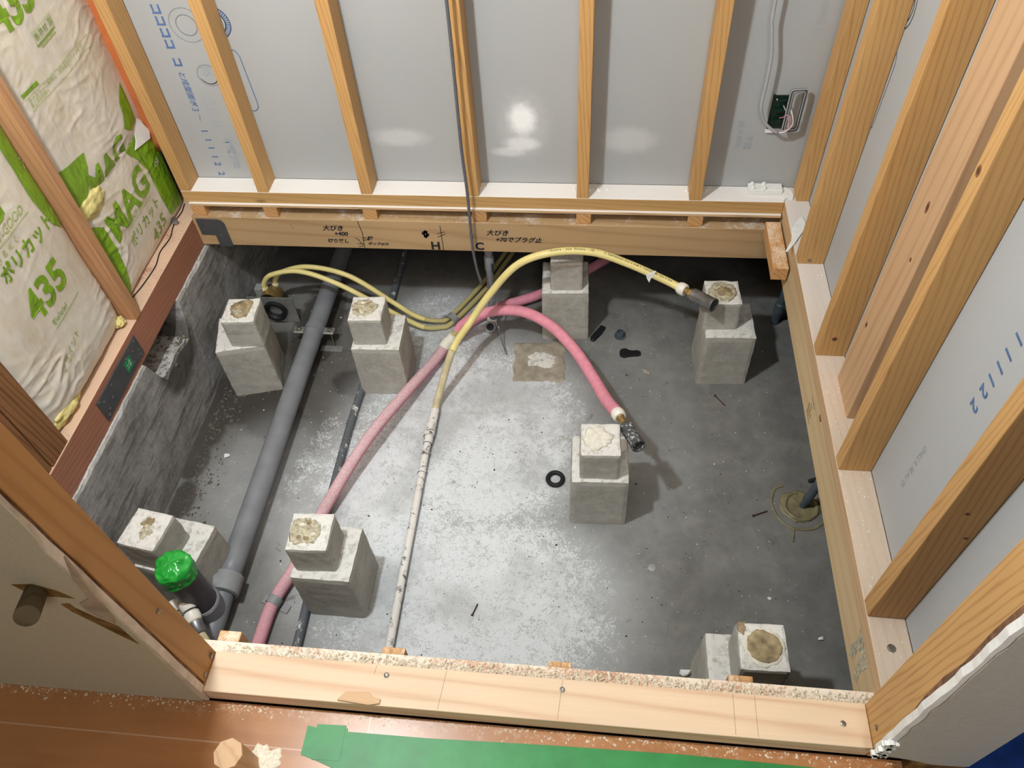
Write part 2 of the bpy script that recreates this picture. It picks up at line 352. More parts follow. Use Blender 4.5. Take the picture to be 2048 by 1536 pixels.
def m_laminate():
    t = NT('orange_laminate'); v = t.n('ShaderNodeNewGeometry').outputs['Position']; s = t.n('ShaderNodeSeparateXYZ'); t.l(v, s.inputs[0])
    g = t.noise(t.mapped(v, (.12, 1, 1)), 40, 5, .6, .4); b = t.noise(v, 4, 4)
    c = t.ramp(t.math('ADD', t.math('MULTIPLY', g, .5), t.math('MULTIPLY', b, .5)), [(.3, srgb(158, 104, 62)), (.7, srgb(184, 128, 82))])
    d1 = t.smooth(t.math('ABSOLUTE', t.math('ADD', s.outputs[1], 1.438)), .0016, .0006)
    d2 = t.math('MULTIPLY', t.smooth(t.math('ABSOLUTE', t.math('SUBTRACT', s.outputs[0], .597)), .0016, .0006), t.math('GREATER_THAN', s.outputs[1], -1.438))
    c = t.mix(t.math('MULTIPLY', t.math('MAXIMUM', d1, d2), .6), c, srgb(206, 176, 150))
    n = t.noise(v, 80, 6, .8, .2); near = t.smooth(s.outputs[1], -1.43, -1.375)
    m = t.smooth(t.math('ADD', n, t.math('MULTIPLY', near, .16)), .64, .84)
    c = t.mix(t.math('MULTIPLY', m, .45), c, srgb(214, 188, 160))
    t.l(c, t.b.inputs['Base Color']); t.b.inputs['Roughness'].default_value = .3
    t.b.inputs['Specular IOR Level'].default_value = .5; return t.m
M['laminate'] = m_laminate()

# ------------------------------------------------------------------ mesh helpers
def mk(name, bm, mat, parent=None, loc=(0, 0, 0), rot=(0, 0, 0), smooth=False):
    me = bpy.data.meshes.new(name); bmesh.ops.recalc_face_normals(bm, faces=bm.faces[:]); bm.to_mesh(me); bm.free()
    if mat: 
        for m_ in (mat if isinstance(mat, (list, tuple)) else [mat]): me.materials.append(m_)
    if smooth: me.polygons.foreach_set('use_smooth', [True]*len(me.polygons))
    o = bpy.data.objects.new(name, me); COL.objects.link(o); o.location = loc; o.rotation_euler = rot
    if parent: o.parent = parent
    return o
def tag(o, label, cat, group=None):
    o['label'] = label; o['category'] = cat
    if group: o['group'] = group
    return o
def root(name, loc, label, cat, group=None, rz=0):
    o = bpy.data.objects.new(name, None); COL.objects.link(o); o.location = loc; o.rotation_euler = (0, 0, rz)
    o.empty_display_size = .02
    return tag(o, label, cat, group)
def structure(o): o['kind'] = 'structure'; return o
def addbox(bm, x0, x1, y0, y1, z0, z1, bev=0, M4=None):
    t = bmesh.new(); bmesh.ops.create_cube(t, size=1)
    for v in t.verts: v.co = Vector(((x0+x1)/2+v.co.x*(x1-x0), (y0+y1)/2+v.co.y*(y1-y0), (z0+z1)/2+v.co.z*(z1-z0)))
    if bev: bmesh.ops.bevel(t, geom=t.edges[:], offset=bev, segments=2, affect='EDGES', profile=.5)
    if M4 is not None: t.transform(M4)
    merge(bm, t)
def merge(bm, t):
    me = bpy.data.meshes.new('tmp'); t.to_mesh(me); t.free(); bm.from_mesh(me); bpy.data.meshes.remove(me)
def box(name, x0, x1, y0, y1, z0, z1, mat, parent=None, bev=.0012, **kw):
    c = Vector(((x0+x1)/2, (y0+y1)/2, (z0+z1)/2)); bm = bmesh.new()
    a, b, d = (x1-x0)/2, (y1-y0)/2, (z1-z0)/2
    addbox(bm, -a, a, -b, b, -d, d, bev)
    loc = c - (parent.location if parent else Vector())
    return mk(name, bm, mat, parent, loc=loc, **kw)
def catmull(pts, n=12):
    pts = [Vector(p) for p in pts]; out = []
    q = [pts[0]*2-pts[1]]+pts+[pts[-1]*2-pts[-2]]
    for i in range(1, len(q)-2):
        p0, p1, p2, p3 = q[i-1:i+3]
        for k in range(n):
            t = k/n
            out.append(.5*((2*p1)+(-p0+p2)*t+(2*p0-5*p1+4*p2-p3)*t*t+(-p0+3*p1-3*p2+p3)*t**3))
    out.append(pts[-1]); return out
def resample(pts, step):
    L = [0]
    for a, b in zip(pts, pts[1:]): L.append(L[-1]+(b-a).length)
    n = max(2, int(L[-1]/step)); out = []; j = 0
    for i in range(n+1):
        s = L[-1]*i/n
        while j < len(L)-2 and L[j+1] < s: j += 1
        d = L[j+1]-L[j]; f = (s-L[j])/d if d > 1e-9 else 0
        out.append(pts[j].lerp(pts[j+1], min(1, f)))
    return out, L[-1]
def frames(pts, up=Vector((0, 0, 1))):
    fr = []; n = None
    for i, p in enumerate(pts):
        t = (pts[min(i+1, len(pts)-1)]-pts[max(i-1, 0)]).normalized()
        if n is None:
            n = up - t*up.dot(t)
            if n.length < .1: n = Vector((0, -1, 0))-t*Vector((0, -1, 0)).dot(t)
        else: n = n - t*n.dot(t)
        n.normalize(); fr.append((t, n.copy(), t.cross(n)))
    return fr
def addtube(bm, pts, r, seg=16, hollow=0, rf=None):
    fr = frames(pts); rings = []
    for i, (p, (t, n, b)) in enumerate(zip(pts, fr)):
        rr = r if rf is None else rf(i)
        rings.append([bm.verts.new(p+(n*math.cos(a)+b*math.sin(a))*rr) for a in [2*math.pi*k/seg for k in range(seg)]])
    for A, B in zip(rings, rings[1:]):
        for k in range(seg): bm.faces.new((A[k], A[(k+1) % seg], B[(k+1) % seg], B[k]))
    for R_, tdir in ((rings[0], -1), (rings[-1], 1)):
        if hollow:
            i = 0 if tdir < 0 else -1; t, n, b = fr[i]; p = pts[i]
            inn = [bm.verts.new(p+(n*math.cos(a)+b*math.sin(a))*hollow) for a in [2*math.pi*k/seg for k in range(seg)]]
            dp = [bm.verts.new(v.co-t*tdir*min(.03, (pts[-1]-pts[0]).length*.8)) for v in inn]
            for k in range(seg):
                bm.faces.new((R_[k], R_[(k+1) % seg], inn[(k+1) % seg], inn[k]))
                bm.faces.new((inn[k], inn[(k+1) % seg], dp[(k+1) % seg], dp[k]))
            bm.faces.new(dp)
        else: bm.faces.new(R_)
def tube(name, pts, r, mat, parent=None, step=.006, seg=16, hollow=0, ridge=0, curve=True):
    pl = catmull(pts) if (curve and len(pts) > 2) else [Vector(p) for p in pts]
    pl, L = resample(pl, .0012 if ridge else step); bm = bmesh.new()
    rf = (lambda i: r+(ridge*(.5+.5*math.cos(i*math.pi)))) if ridge else None
    if parent: pl = [p-parent.location for p in pl]
    addtube(bm, pl, r, seg, hollow, rf)
    return mk(name, bm, mat, parent, smooth=not hollow)
def lathe(name, p0, d, prof, mat, parent=None, seg=24, smooth=True):
    """prof: list of (dist along d, radius)"""
    d = Vector(d).normalized(); p0 = Vector(p0)
    if parent: p0 = p0-parent.location
    u = d.orthogonal().normalized(); v = d.cross(u); bm = bmesh.new(); rings = []
    for s, r in prof:
        if r <= 1e-6: rings.append([bm.verts.new(p0+d*s)])
        else: rings.append([bm.verts.new(p0+d*s+(u*math.cos(a)+v*math.sin(a))*r) for a in [2*math.pi*k/seg for k in range(seg)]])
    for A, B in zip(rings, rings[1:]):
        for k in range(seg):
            a0, a1 = A[k % len(A)], A[(k+1) % len(A)]; b0, b1 = B[k % len(B)], B[(k+1) % len(B)]
            q = []
            for x in (a0, a1, b1, b0):
                if x not in q: q.append(x)
            if len(q) > 2: bm.faces.new(q)
    o = mk(name, bm, mat, parent)
    if smooth:
        o.data.polygons.foreach_set('use_smooth', [True]*len(o.data.polygons))
        bpy.context.view_layer.update()
        try: o.data.set_sharp_from_angle(angle=math.radians(35))
        except Exception: pass
    return o
def textmesh(body, size, shear=0, bold=0, space=1, align='LEFT', extr=0):
    cu = bpy.data.curves.new('t', 'FONT'); cu.body = body; cu.size = size; cu.shear = shear; cu.offset = bold
    cu.space_character = space; cu.align_x = align; cu.resolution_u = 3; cu.extrude = extr
    o = bpy.data.objects.new('t', cu); COL.objects.link(o)
    dg = bpy.context.evaluated_depsgraph_get(); dg.update()
    me = bpy.data.meshes.new_from_object(o.evaluated_get(dg)); bm = bmesh.new(); bm.from_mesh(me)
    bpy.data.objects.remove(o); bpy.data.curves.remove(cu); bpy.data.meshes.remove(me); return bm
def placed_text(name, body, size, origin, xdir, ydir, mat, parent=None, **kw):
    bm = textmesh(body, size, **kw); xd, yd = Vector(xdir).normalized(), Vector(ydir).normalized()
    for v in bm.verts: v.co = Vector(origin)+xd*v.co.x+yd*v.co.y-(parent.location if parent else Vector())
    me = bpy.data.meshes.new(name); bm.to_mesh(me); bm.free(); me.materials.append(mat)
    o = bpy.data.objects.new(name, me); COL.objects.link(o)
    if parent: o.parent = parent
    return o
def strokes(name, lines, width, to3, mat, parent=None):
    """flat pen strokes: lines of 2-D points"""
    bm = bmesh.new()
    for ln in lines:
        ln = [Vector((a, b)) for a, b in ln]
        for a, b in zip(ln, ln[1:]):
            d = (b-a).normalized()*width*.5; n = Vector((-d.y, d.x)); a2, b2 = a-d*.7, b+d*.7
            bm.faces.new([bm.verts.new(Vector(to3(*q))-(parent.location if parent else Vector())) for q in (a2+n, a2-n, b2-n, b2+n)])
    return mk(name, bm, mat, parent)
def blobmesh(name, c, rx, ry, h, mat, parent=None, seed=0, n=44, rings=9, amp=.25, flat=0.0):
    """low irregular heap on a surface"""
    bm = bmesh.new(); off = Vector((seed*3.1, seed*1.7, 0)); c = Vector(c)-(parent.location if parent else Vector())
    top = bm.verts.new(c+Vector((0, 0, h*(1-flat*.5)))); prev = None; R_ = []
    for j in range(1, rings+1):
        f = j/rings; ring = []
        for k in range(n):
            a = 2*math.pi*k/n
            e = 1+amp*(noise.noise(Vector((math.cos(a)*1.3, math.sin(a)*1.3, 0))+off)*.9+noise.noise(Vector((math.cos(a)*4.5, math.sin(a)*4.5, 0))+off)*.5)
            x, y = math.cos(a)*rx*f*e, math.sin(a)*ry*f*e
            z = h*(1-f**2)**.6*(1+.7*noise.noise(Vector((x, y, 0))*90+off)) if j < rings else -.0015
            if flat and j < rings: z = h*(1 if f < .7 else (1-(f-.7)/.3*.5))*(1+.5*noise.noise(Vector((x, y, 0))*90+off))
            ring.append(bm.verts.new(c+Vector((x, y, z))))
        if prev is None:
            for k in range(n): bm.faces.new((top, ring[k], ring[(k+1) % n]))
        else:
            for k in range(n): bm.faces.new((prev[k], ring[k], ring[(k+1) % n], prev[(k+1) % n]))
        prev = ring
    bm.faces.new(prev[::-1])
    return mk(name, bm, mat, parent, smooth=True)
def prism(name, poly, z0, z1, mat, parent=None, to3=lambda a, b, c: (a, b, c), bev=0):
    bm = bmesh.new(); off = parent.location if parent else Vector()
    A = [bm.verts.new(Vector(to3(x, y, z0))-off) for x, y in poly]; B = [bm.verts.new(Vector(to3(x, y, z1))-off) for x, y in poly]
    bm.faces.new(A[::-1]); bm.faces.new(B)
    n = len(poly)
    for k in range(n): bm.faces.new((A[k], A[(k+1) % n], B[(k+1) % n], B[k]))
    if bev: bmesh.ops.bevel(bm, geom=bm.edges[:], offset=bev, segments=1, affect='EDGES')
    return mk(name, bm, mat, parent)
rnd = random.Random(7)
ZF = -.55

# ------------------------------------------------------------------ setting
def grid_plane(x0, x1, y0, y1, nx, ny, zf):
    bm = bmesh.new(); V = [[bm.verts.new((x0+(x1-x0)*i/nx, y0+(y1-y0)*j/ny, zf(x0+(x1-x0)*i/nx, y0+(y1-y0)*j/ny))) for j in range(ny+1)] for i in range(nx+1)]
    for i in range(nx):
        for j in range(ny): bm.faces.new((V[i][j], V[i+1][j], V[i+1][j+1], V[i][j+1]))
    return bm
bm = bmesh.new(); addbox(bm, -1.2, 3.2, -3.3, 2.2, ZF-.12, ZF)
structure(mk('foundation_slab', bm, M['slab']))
# left foundation wall with notch
def fw():
    bm = bmesh.new(); ys = []; y = 1.6
    prof = lambda y: (-.196+.004*noise.noise(Vector((0, y*30, 0))))
    pts = []
    top = []
    n = 150
    for i in range(n+1):
        y = -1.45+(1.6+1.45)*i/n
        z = prof(y)
        if -.49 < y < -.262:
            f = min(1, (y+.49)/.03, (-.262-y)/.012); z = -.196-.10*max(0, f)-.02*noise.noise(Vector((0, y*18, 3)))-.03*(y+.49)
        top.append((y, z))
    V0 = []
    nz = 10
    for i, (y, z) in enumerate(top):
        ring = []
        for k in range(nz+1):
            zz = ZF-.02+(z-.006-(ZF-.02))*k/nz
            x = -.238+.003*noise.noise(Vector((y*7, zz*9, 0)))+.0015*noise.noise(Vector((y*60, zz*60, 0)))-.004*(k/nz)
            ring.append(bm.verts.new((x, y, zz)))
        ring.append(bm.verts.new((-.248+.004*noise.noise(Vector((y*40, 0, 5))), y, z)))
        ring.append(bm.verts.new((-.40, y, z+.002*noise.noise(Vector((y*40, 3, 5))))))
        V0.append(ring)
    for A, B in zip(V0, V0[1:]):
        for k in range(len(A)-1): bm.faces.new((A[k], A[k+1], B[k+1], B[k]))
    return structure(mk('foundation_wall_left', bm, M['fwall']))
fw()
# outer envelope of the underfloor and the next rooms
structure(box('foundation_wall_back', -.6, 3.2, 1.6, 1.75, ZF, -.1, M['fwall'], bev=0))
structure(box('foundation_wall_right', 2.9, 3.05, -3.3, 1.6, ZF, -.1, M['fwall'], bev=0))
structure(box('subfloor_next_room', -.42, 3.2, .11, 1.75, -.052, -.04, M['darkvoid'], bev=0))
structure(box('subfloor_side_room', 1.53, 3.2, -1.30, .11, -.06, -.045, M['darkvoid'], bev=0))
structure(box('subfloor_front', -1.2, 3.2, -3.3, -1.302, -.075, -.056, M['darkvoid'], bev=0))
structure(box('foundation_wall_front', -.6, 2.9, -1.52, -1.40, ZF, -.075, M['fwall'], bev=0))
structure(box('floor', -1.2, 1.50, -3.3, -1.372, -.056, -.042, M['laminate'], bev=0))
structure(box('wall_back', -.224, 1.515, .068, .0805, 0, 2.35, M['board'], bev=0))
structure(box('wall_right', 1.505, 1.5175, -1.366, .068, .0, 2.35, M['board_r'], bev=0))
structure(box('wall_left', -.46, -.42, -1.35, .16, -.3, 2.35, M['inner_wall'], bev=0))
structure(box('ceiling', -1.3, 3.2, -3.4, .3, 2.35, 2.40, M['wallgrey'], bev=0))
structure(box('wall_front', -1.3, 3.2, -3.45, -3.35, -.05, 2.35, M['wallgrey'], bev=0))
structure(box('wall_side', 3.0, 3.1, -3.35, .3, -.05, 2.35, M['wallgrey'], bev=0))

# front-left partition: wallpapered board facing the hall
def ragged_panel(name, poly, y0, y1, mat, parent=None):
    return prism(name, poly, y0, y1, mat, parent, to3=lambda a, b, c: (a, c, b))
ed = []
rr = random.Random(3)
for i in range(61):
    z = -.04+2.39*i/60; ed.append((.296+.022*min(1, max(0, z)/.6)+rr.uniform(-.0015, .0015)-(.008 if .38 < z < .55 else 0), z))
wl = ragged_panel('wall_front_left', [(-1.3, -.04)]+ed+[(-1.3, 2.35)], -1.3745, -1.3725, [M['wallpaper']])
structure(wl)
core = ragged_panel('plaster_core', [(-1.3, -.04)]+[(.3075+rr.uniform(-.001, .001), z) for _, z in ed]+[(-1.3, 2.35)], -1.3725, -1.3598, M['board_core_pink'], wl)
ragged_panel('torn_paper_edge', [(.27, -.035)]+[(.3060+rr.uniform(-.003, .0015), z) for _, z in ed]+[(.27, 2.35)], -1.3598, -1.3553, M['brownpaper'], wl)
# torn plaster scar on that wall
prism('torn_plaster', [(0.3295, 0.5119), (0.3076, 0.4476), (0.3019, 0.4084), (0.2985, 0.3878), (0.2765, 0.3682), (0.2754, 0.3418), (0.2830, 0.3262), (0.2978, 0.3045), (0.3073, 0.3339), (0.3114, 0.3726), (0.3156, 0.4152), (0.3219, 0.4597)], -1.3765, -1.3735, M['pinkplaster'], wl, to3=lambda a, b, c: (a, c, b))
prism('glue_and_dark_gap', [(0.2446, 0.3595), (0.2583, 0.3635), (0.2594, 0.3489), (0.2747, 0.3212), (0.2956, 0.2934), (0.2970, 0.2260), (0.2819, 0.2577), (0.2643, 0.3001), (0.2486, 0.3336)], -1.3755, -1.3740, M['glue'], wl, to3=lambda a, b, c: (a, c, b))  # glue-brown wedge, also paints the dark hollow of the wallpaper gap
# front-right partition
ed = [(1.412+rr.uniform(-.002, .003), .03+2.3*i/90) for i in range(91)]
wr = ragged_panel('wall_front_right', [(1.452, .012), (1.415, .02)]+ed+[(1.548, 2.35), (1.548, -.0), (1.50, -.006), (1.475, .004)], -1.3838, -1.3815, [M['wallgrey']])
structure(wr)
ragged_panel('gypsum_core', [(1.44, .016), (1.407, .018)]+[(1.4045+rr.uniform(-.0022, .0022), z) for _, z in ed]+[(1.547, 2.35), (1.547, .0)], -1.3815, -1.3705, M['board_core'], wr)
bm = bmesh.new()
for i in range(46):
    z = rr.uniform(.015, .09); x = 1.405+rr.uniform(-.008, .012)
    addbox(bm, x-.003, x+.003, -1.388, -1.382+rr.uniform(-.001, .004), z-.002, z+.004)
mk('crumbled_edge', bm, M['board_core'], wr)
prism('torn_paper_edge', [(-1.3700, .06), (-1.3670, .10), (-1.3650, .13), (-1.3670, .17), (-1.3610, .23), (-1.3590, .30), (-1.3630, .36), (-1.3580, .45), (-1.3610, .60), (-1.3580, .9), (-1.37, .9)], 1.4100, 1.4113, M['brownpaper'], wr, to3=lambda a, b, c: (c, a, b))
box('base_block', 1.415, 1.462, -1.369, -1.33, -.042, .0, M['old_peg'], wr, .001)
box('skirting_piece', 1.465, 1.545, -1.384, -1.33, -.042, -.004, M['glue'], wr, .001)

# ------------------------------------------------------------------ lumber
def lumber(name, x0, x1, y0, y1, z0, z1, mat, label, cat, group=None, bev=.0015):
    o = box(name, x0, x1, y0, y1, z0, z1, mat, None, bev); return tag(o, label, cat, group)
# back sole plate (one stick), dusty top
pl = lumber('sole_plate', -.256, 1.4400, .0, .0675, -.0375, 0, M['plate_back'], 'amber sole plate under the back wall studs, its top white with plaster dust', 'sole plate')
lumber('sole_plate', 1.4405, 1.5045, -1.2986, .0675, -.0395, 0, M['plate_right'], 'sole plate along the right wall with a pinkish lightly dusted top', 'sole plate')
# plywood edge
lumber('plywood_strip', -.243, 1.4385, -.0075, .105, -.0465, -.0380, M['ply'], 'thin plywood edge with white dust poking out below the back sole plate', 'plywood', bev=.0008)
# back beam
bb = lumber('floor_beam', -.251, 1.4435, -.012, .098, -.1880, -.0827, M['beam_x'], 'tan floor beam along the back with black Japanese marker notes', 'beam')
rb = lumber('floor_beam', 1.4440, 1.5270, -1.2680, .098, -.146, -.0400, M['beam_y'], 'smooth yellowish floor beam along the right side of the pit', 'beam')
# left sill beam (ground sill)
ls = lumber('ground_sill', -.362, -.252, -1.372, .16, -.1955, -.0945, M['sill_red'], 'reddish brown ground sill on the left foundation wall with a pale top', 'beam')
# studs on the back wall
S1 = -.2568; xs = [S1, S1+.2334]+[S1+.2334+.303*i for i in range(1, 5)]
bl = ['leftmost back wall stud, beside the orange sheet and insulation bags',
      'back wall stud between the faint blue round stamp and the blue half oval mark',
      'plain back wall stud, third from the left, left of the hanging dark cable',
      'back wall stud with the dark cable hanging down its front',
      'back wall stud just right of the white smear on the board',
      'back wall stud just left of the open electric box']
for i, x in enumerate(xs):
    lumber('wall_stud', x, x+.0326, .0005, .0672, .0003, 2.35, M['stud_z'], 'amber '+bl[i], 'stud', 'studs of the back wall')
# corner stud
lumber('wall_stud', 1.4700, 1.5040, .0060, .0600, .0003, 2.35, M['stud_z'], 'short sided amber stud in the back right corner, right of the electric box', 'stud', 'studs of the right wall')
yr = [-.2418-.303*i for i in range(4)]
rl = ['amber right wall stud nearest the back corner with a white screw near its foot',
      'dark sided right wall stud with a round knot just above its foot',
      'amber right wall stud standing left of the blue 1111 22 board print',
      'amber right wall stud nearest the front, with two dark knots']
for i, y in enumerate(yr):
    lumber('wall_stud', 1.4410, 1.5043, y, y+.0305, .0003, 2.35, M['stud_z'], rl[i], 'stud', 'studs of the right wall')
lumber('wall_stud', 1.4780, 1.5040, -.7180, -.6060, .0003, 2.35, M['pale_z'], 'pale pinkish board stud turned flat against the right wall', 'stud', 'studs of the right wall')
# left wall
lumber('wall_stud', -.3255, -.2500, -.4255, -.3970, -.0940, 2.35, M['stud_brown'], 'brown stud on the left sill between the two insulation bays', 'stud')
lumber('old_post', -.3620, -.2545, -.8880, -.8155, -.0940, 2.35, M['old_post'], 'weathered dark brown post at the front end of the left sill', 'post')
lumber('old_board', -.3600, -.2560, -.9340, -.8905, -.0940, 2.35, M['old_post'], 'rough dark board strapped to the near side of the weathered post', 'board')
# front opening
fp = lumber('threshold_board', .3090, 1.4105, -1.3690, -1.3000, -.0400, 0, M['front_beam'], 'pale pine board lying across the front opening', 'board')
lumber('subfloor_strip', .2300, 1.4500, -1.2995, -1.2668, -.0525, -.0405, M['shelf_dusty'], 'brown plywood strip heaped with sawdust behind the pale threshold board', 'plywood', bev=.001)
lumber('jamb_stud', .2780, .3080, -1.3550, -1.3005, .0003, 2.35, M['jamb'], 'orange brown stud at the left side of the opening with two screws at its foot', 'stud')
g = lumber('jamb_stud', 1.4115, 1.4450, -1.3695, -1.2995, -.0415, 2.35, M['stud_z'], 'coarse grained stud at the right side of the opening beside torn gypsum', 'stud')
lumber('sill_board', .0, .3080, -1.3690, -1.3000, -.0420, -.0003, M['jamb'], 'short plate under the left jamb stud hidden behind the wallpapered wall', 'board')
lumber('floor_beam', -.2200, 1.4430, -1.390, -1.292, -.205, -.1005, M['beam_x'], 'floor beam under the sawdust covered front edge', 'beam')
def knot(par, c, u, v, a, b):
    u, v = Vector(u), Vector(v); bm = bmesh.new(); c = Vector(c)-par.location
    for k_, m_ in ((1, 0), (.55, 1)):
        f_ = bm.faces.new([bm.verts.new(c+u*a*k_*math.cos(t_)+v*b*k_*math.sin(t_)+KN*(1+m_)) for t_ in [2*math.pi*i/16 for i in range(16)]]); f_.material_index = m_
    o = mk('knot', bm, [M['knot'], M['knot_core']], par)
sd = {o['label']: o for o in bpy.data.objects if o.name.startswith('wall_stud')}
fs = lambda key: next(o for l, o in sd.items() if key in l)
KN = Vector((-.0003, 0, 0)); o_ = fs('turned flat')
for y, z, a, b in ((-.666, .503, .005, .012), (-.687, .409, .003, .005), (-.634, .194, .004, .007)): knot(o_, (1.4779, y, z), (0, 1, 0), (0, 0, 1), a, b)
knot(fs('beside the board'), (1.4409, -.8405, .40), (0, 1, 0), (0, 0, 1), .006, .009) if any('beside the board' in l for l in sd) else knot(fs('left of the blue 1111'), (1.4409, -.8290, .688), (0, 1, 0), (0, 0, 1), .006, .009)
KN = Vector((0, -.0003, 0))
knot(fs('round knot just above'), (1.468, -.5449, .055), (1, 0, 0), (0, 0, 1), .006, .006)
for x, z in ((1.4713, .356), (1.4943, .289)): knot(fs('two dark knots'), (x, -1.1509, z), (1, 0, 0), (0, 0, 1), .004, .003)
# screws in lumber
def screw(p, d, label, r=.0045, par=None):
    rt = root('screw', p, label, 'screw')
    lathe('head', p, d, [(-.001, r*.6), (0, r), (.0012, r), (.0020, r*.55), (.0014, r*.5), (.0010, 0)], M['bolt'], rt, 16)
    return rt
screw((.3085, -1.313, .010), (1, 0, 0), 'upper screw at the foot of the left jamb stud')
screw((.3085, -1.345, .010), (1, 0, 0), 'lower screw at the foot of the left jamb stud')
screw((.3085, -1.325, .23), (1, 0, 0), 'single screw partway up the left jamb stud')
screw((1.3700, -1.335, .0005), (0, 0, 1), 'screw near the right end of the pale threshold board')
screw((1.4108, -1.345, .028), (-1, 0, 0), 'screw near the foot of the right jamb stud', .0045)
screw((.92, -1.318, .0005), (0, 0, 1), 'screw at the middle of the pale threshold board')
screw((.62, -1.318, .0005), (0, 0, 1), 'dark screw left of the middle of the threshold board')
screw((1.467, -.2425, .012), (0, -1, 0), 'whitish screw at the foot of the stud near the back corner')
screw((1.470, -1.205, .0008), (0, 0, 1), 'silver screw head on the right sole plate near the front', .007)
tag(prism('wood_chip', [(.545, -1.366), (.556, -1.352), (.598, -1.350), (.603, -1.357), (.618, -1.358), (.618, -1.366), (.60, -1.370)], .0003, .004, M['pale_x'], bev=.0006), 'flat splinter lying on the front edge of the threshold board', 'wood chip')

# joist ends under the plywood strip at the back
jb = [-.2429, -.0225, .274, .592, .886, 1.193]
jl = ['left corner, above the dark metal corner plate', 'second from the left', 'third from left, above the marker note', 'just right of the hanging cable', 'below the stud right of the white smear', 'rightmost of the row']
for i, x in enumerate(jb):
    lumber('joist', x, x+.041, -.006, .30, -.0822, -.0470, M['joist'], 'joist end on back beam, '+jl[i], 'joist', 'joist ends on the back beam')
lumber('joist', 1.4000, 1.4390, -.2000, -.0130, -.0945, -.0545, M['joist'], 'sawn off joist stub along the right beam with a dusty top', 'joist')
fj = [.278, .590, .892, 1.205]
fl = ['leftmost, white with dust beside the left jamb', 'second from the left', 'right of the middle with a stray shaving on it', 'rightmost, in front of the nearest concrete block']
for i, x in enumerate(fj):
    lumber('joist', x, x+.042, -1.36, [-1.243, -1.250, -1.252, -1.2515][i], -.0985, -.0530, M['joist'], 'joist end at front edge, '+fl[i], 'joist', 'joist ends along the front edge')

# ------------------------------------------------------------------ marks on the back beam
KB = .98974
bx = lambda x: .9448+(x-.9448)*KB
bz = lambda z: 1.3265+(z-1.331)*KB
def bt(name, body, size, x, z, **kw):
    kw.setdefault('bold', size*.035)
    return placed_text(name, body, size, (bx(x), -.0126, bz(z)), (1, 0, 0), (0, 0, 1), M['ink'], bb, **kw)
bt('handwriting', '大びき', .021, .134, -.131, shear=.25)
bt('handwriting', '+400', .020, .165, -.151, shear=.2)
bt('handwriting', '切り放し', .0165, .138, -.178, shear=.3)
bt('handwriting', '大びき', .0215, .625, -.135, shear=.25)
bt('handwriting', '+70でプラグ止', .0205, .650, -.159, shear=.25)
bt('handwriting', 'H', .040, .454, -.195)
bt('handwriting', 'C', .038, .588, -.192)
bt('handwriting', '樹', .017, .262, -.166, shear=.3)
bt('handwriting', 'ボックφ10', .013, .262, -.184, shear=.3)
b2 = lambda a, b: (bx(a), -.0125, bz(b))
strokes('pen_lines', [[(.247, -.096), (.253, -.14), (.249, -.199)], [(.491, -.106), (.491, -.199)], [(.478, -.136), (.502, -.128)], [(.48, -.148), (.503, -.136)],
   [(.575, -.140), (.589, -.136)], [(.575, -.148), (.588, -.146)], [(.228, -.160), (.238, -.166)], [(.236, -.168), (.243, -.176), (.238, -.182)], [(.230, -.181), (.247, -.180), (.244, -.190), (.232, -.192)],
   [(.25, -.160), (.262, -.156)], [(.249, -.168), (.265, -.164)]], .0021, b2, M['ink'], bb)
strokes('scribble', [[(.444+.011*math.cos(a*2.4)*(1 if a % 2 else .6), -.138+.014*math.sin(a*2.4)) for a in range(22)]], .0022, b2, M['ink'], bb)
strokes('pencil_marks', [[(.885, -.186), (.885, -.192)], [(.04, -.11), (.043, -.13)], [(.75, -.1), (.76, -.097)]], .0014, b2, M['inkgrey'], bb)
r2 = lambda a, b: (1.4435, a, b)
strokes('marker_sign', [[(-.640, -.126), (-.604, -.127)], [(-.604, -.127), (-.606, -.098)], [(-.640, -.074), (-.602, -.075)], [(-.612, -.122), (-.613, -.098)], [(-.62, -.122), (-.622, -.094)], [(-.630, -.12), (-.632, -.10)], [(-.60, -.108), (-.60, -.098)], [(-.61, -.09), (-.626, -.088)]], .0018, r2, M['inkgrey'], rb)
prism('amber_knot', [(-.692, -.050), (-.688, -.044), (-.678, -.044), (-.672, -.050), (-.676, -.056), (-.688, -.056)], 1.4432, 1.4438, M['glue'], rb, to3=lambda a, b, c: (c, a, b))
prism('plaster_smear', [(-1.150, -.044), (-1.163, -.075), (-1.157, -.12), (-1.170, -.133), (-1.186, -.110), (-1.178, -.085), (-1.190, -.07), (-1.20, -.10), (-1.212, -.13), (-1.225, -.12), (-1.215, -.09), (-1.222, -.05), (-1.19, -.044)], 1.4434, 1.4438, M['residue'], rb, to3=lambda a, b, c: (c, a, b))
# pencil tick marks on threshold board
for ln_ in ([(.60, -1.303), (.598, -1.318)], [(.722, -1.302), (.716, -1.366)], [(.92, -1.302), (.915, -1.366)], [(1.20, -1.302), (1.20, -1.366)], [(1.235, -1.302), (1.235, -1.366)]):
    strokes('pencil_mark', [ln_], .0004, lambda a, b: (a, b, .0004), M['inkgrey'], fp)

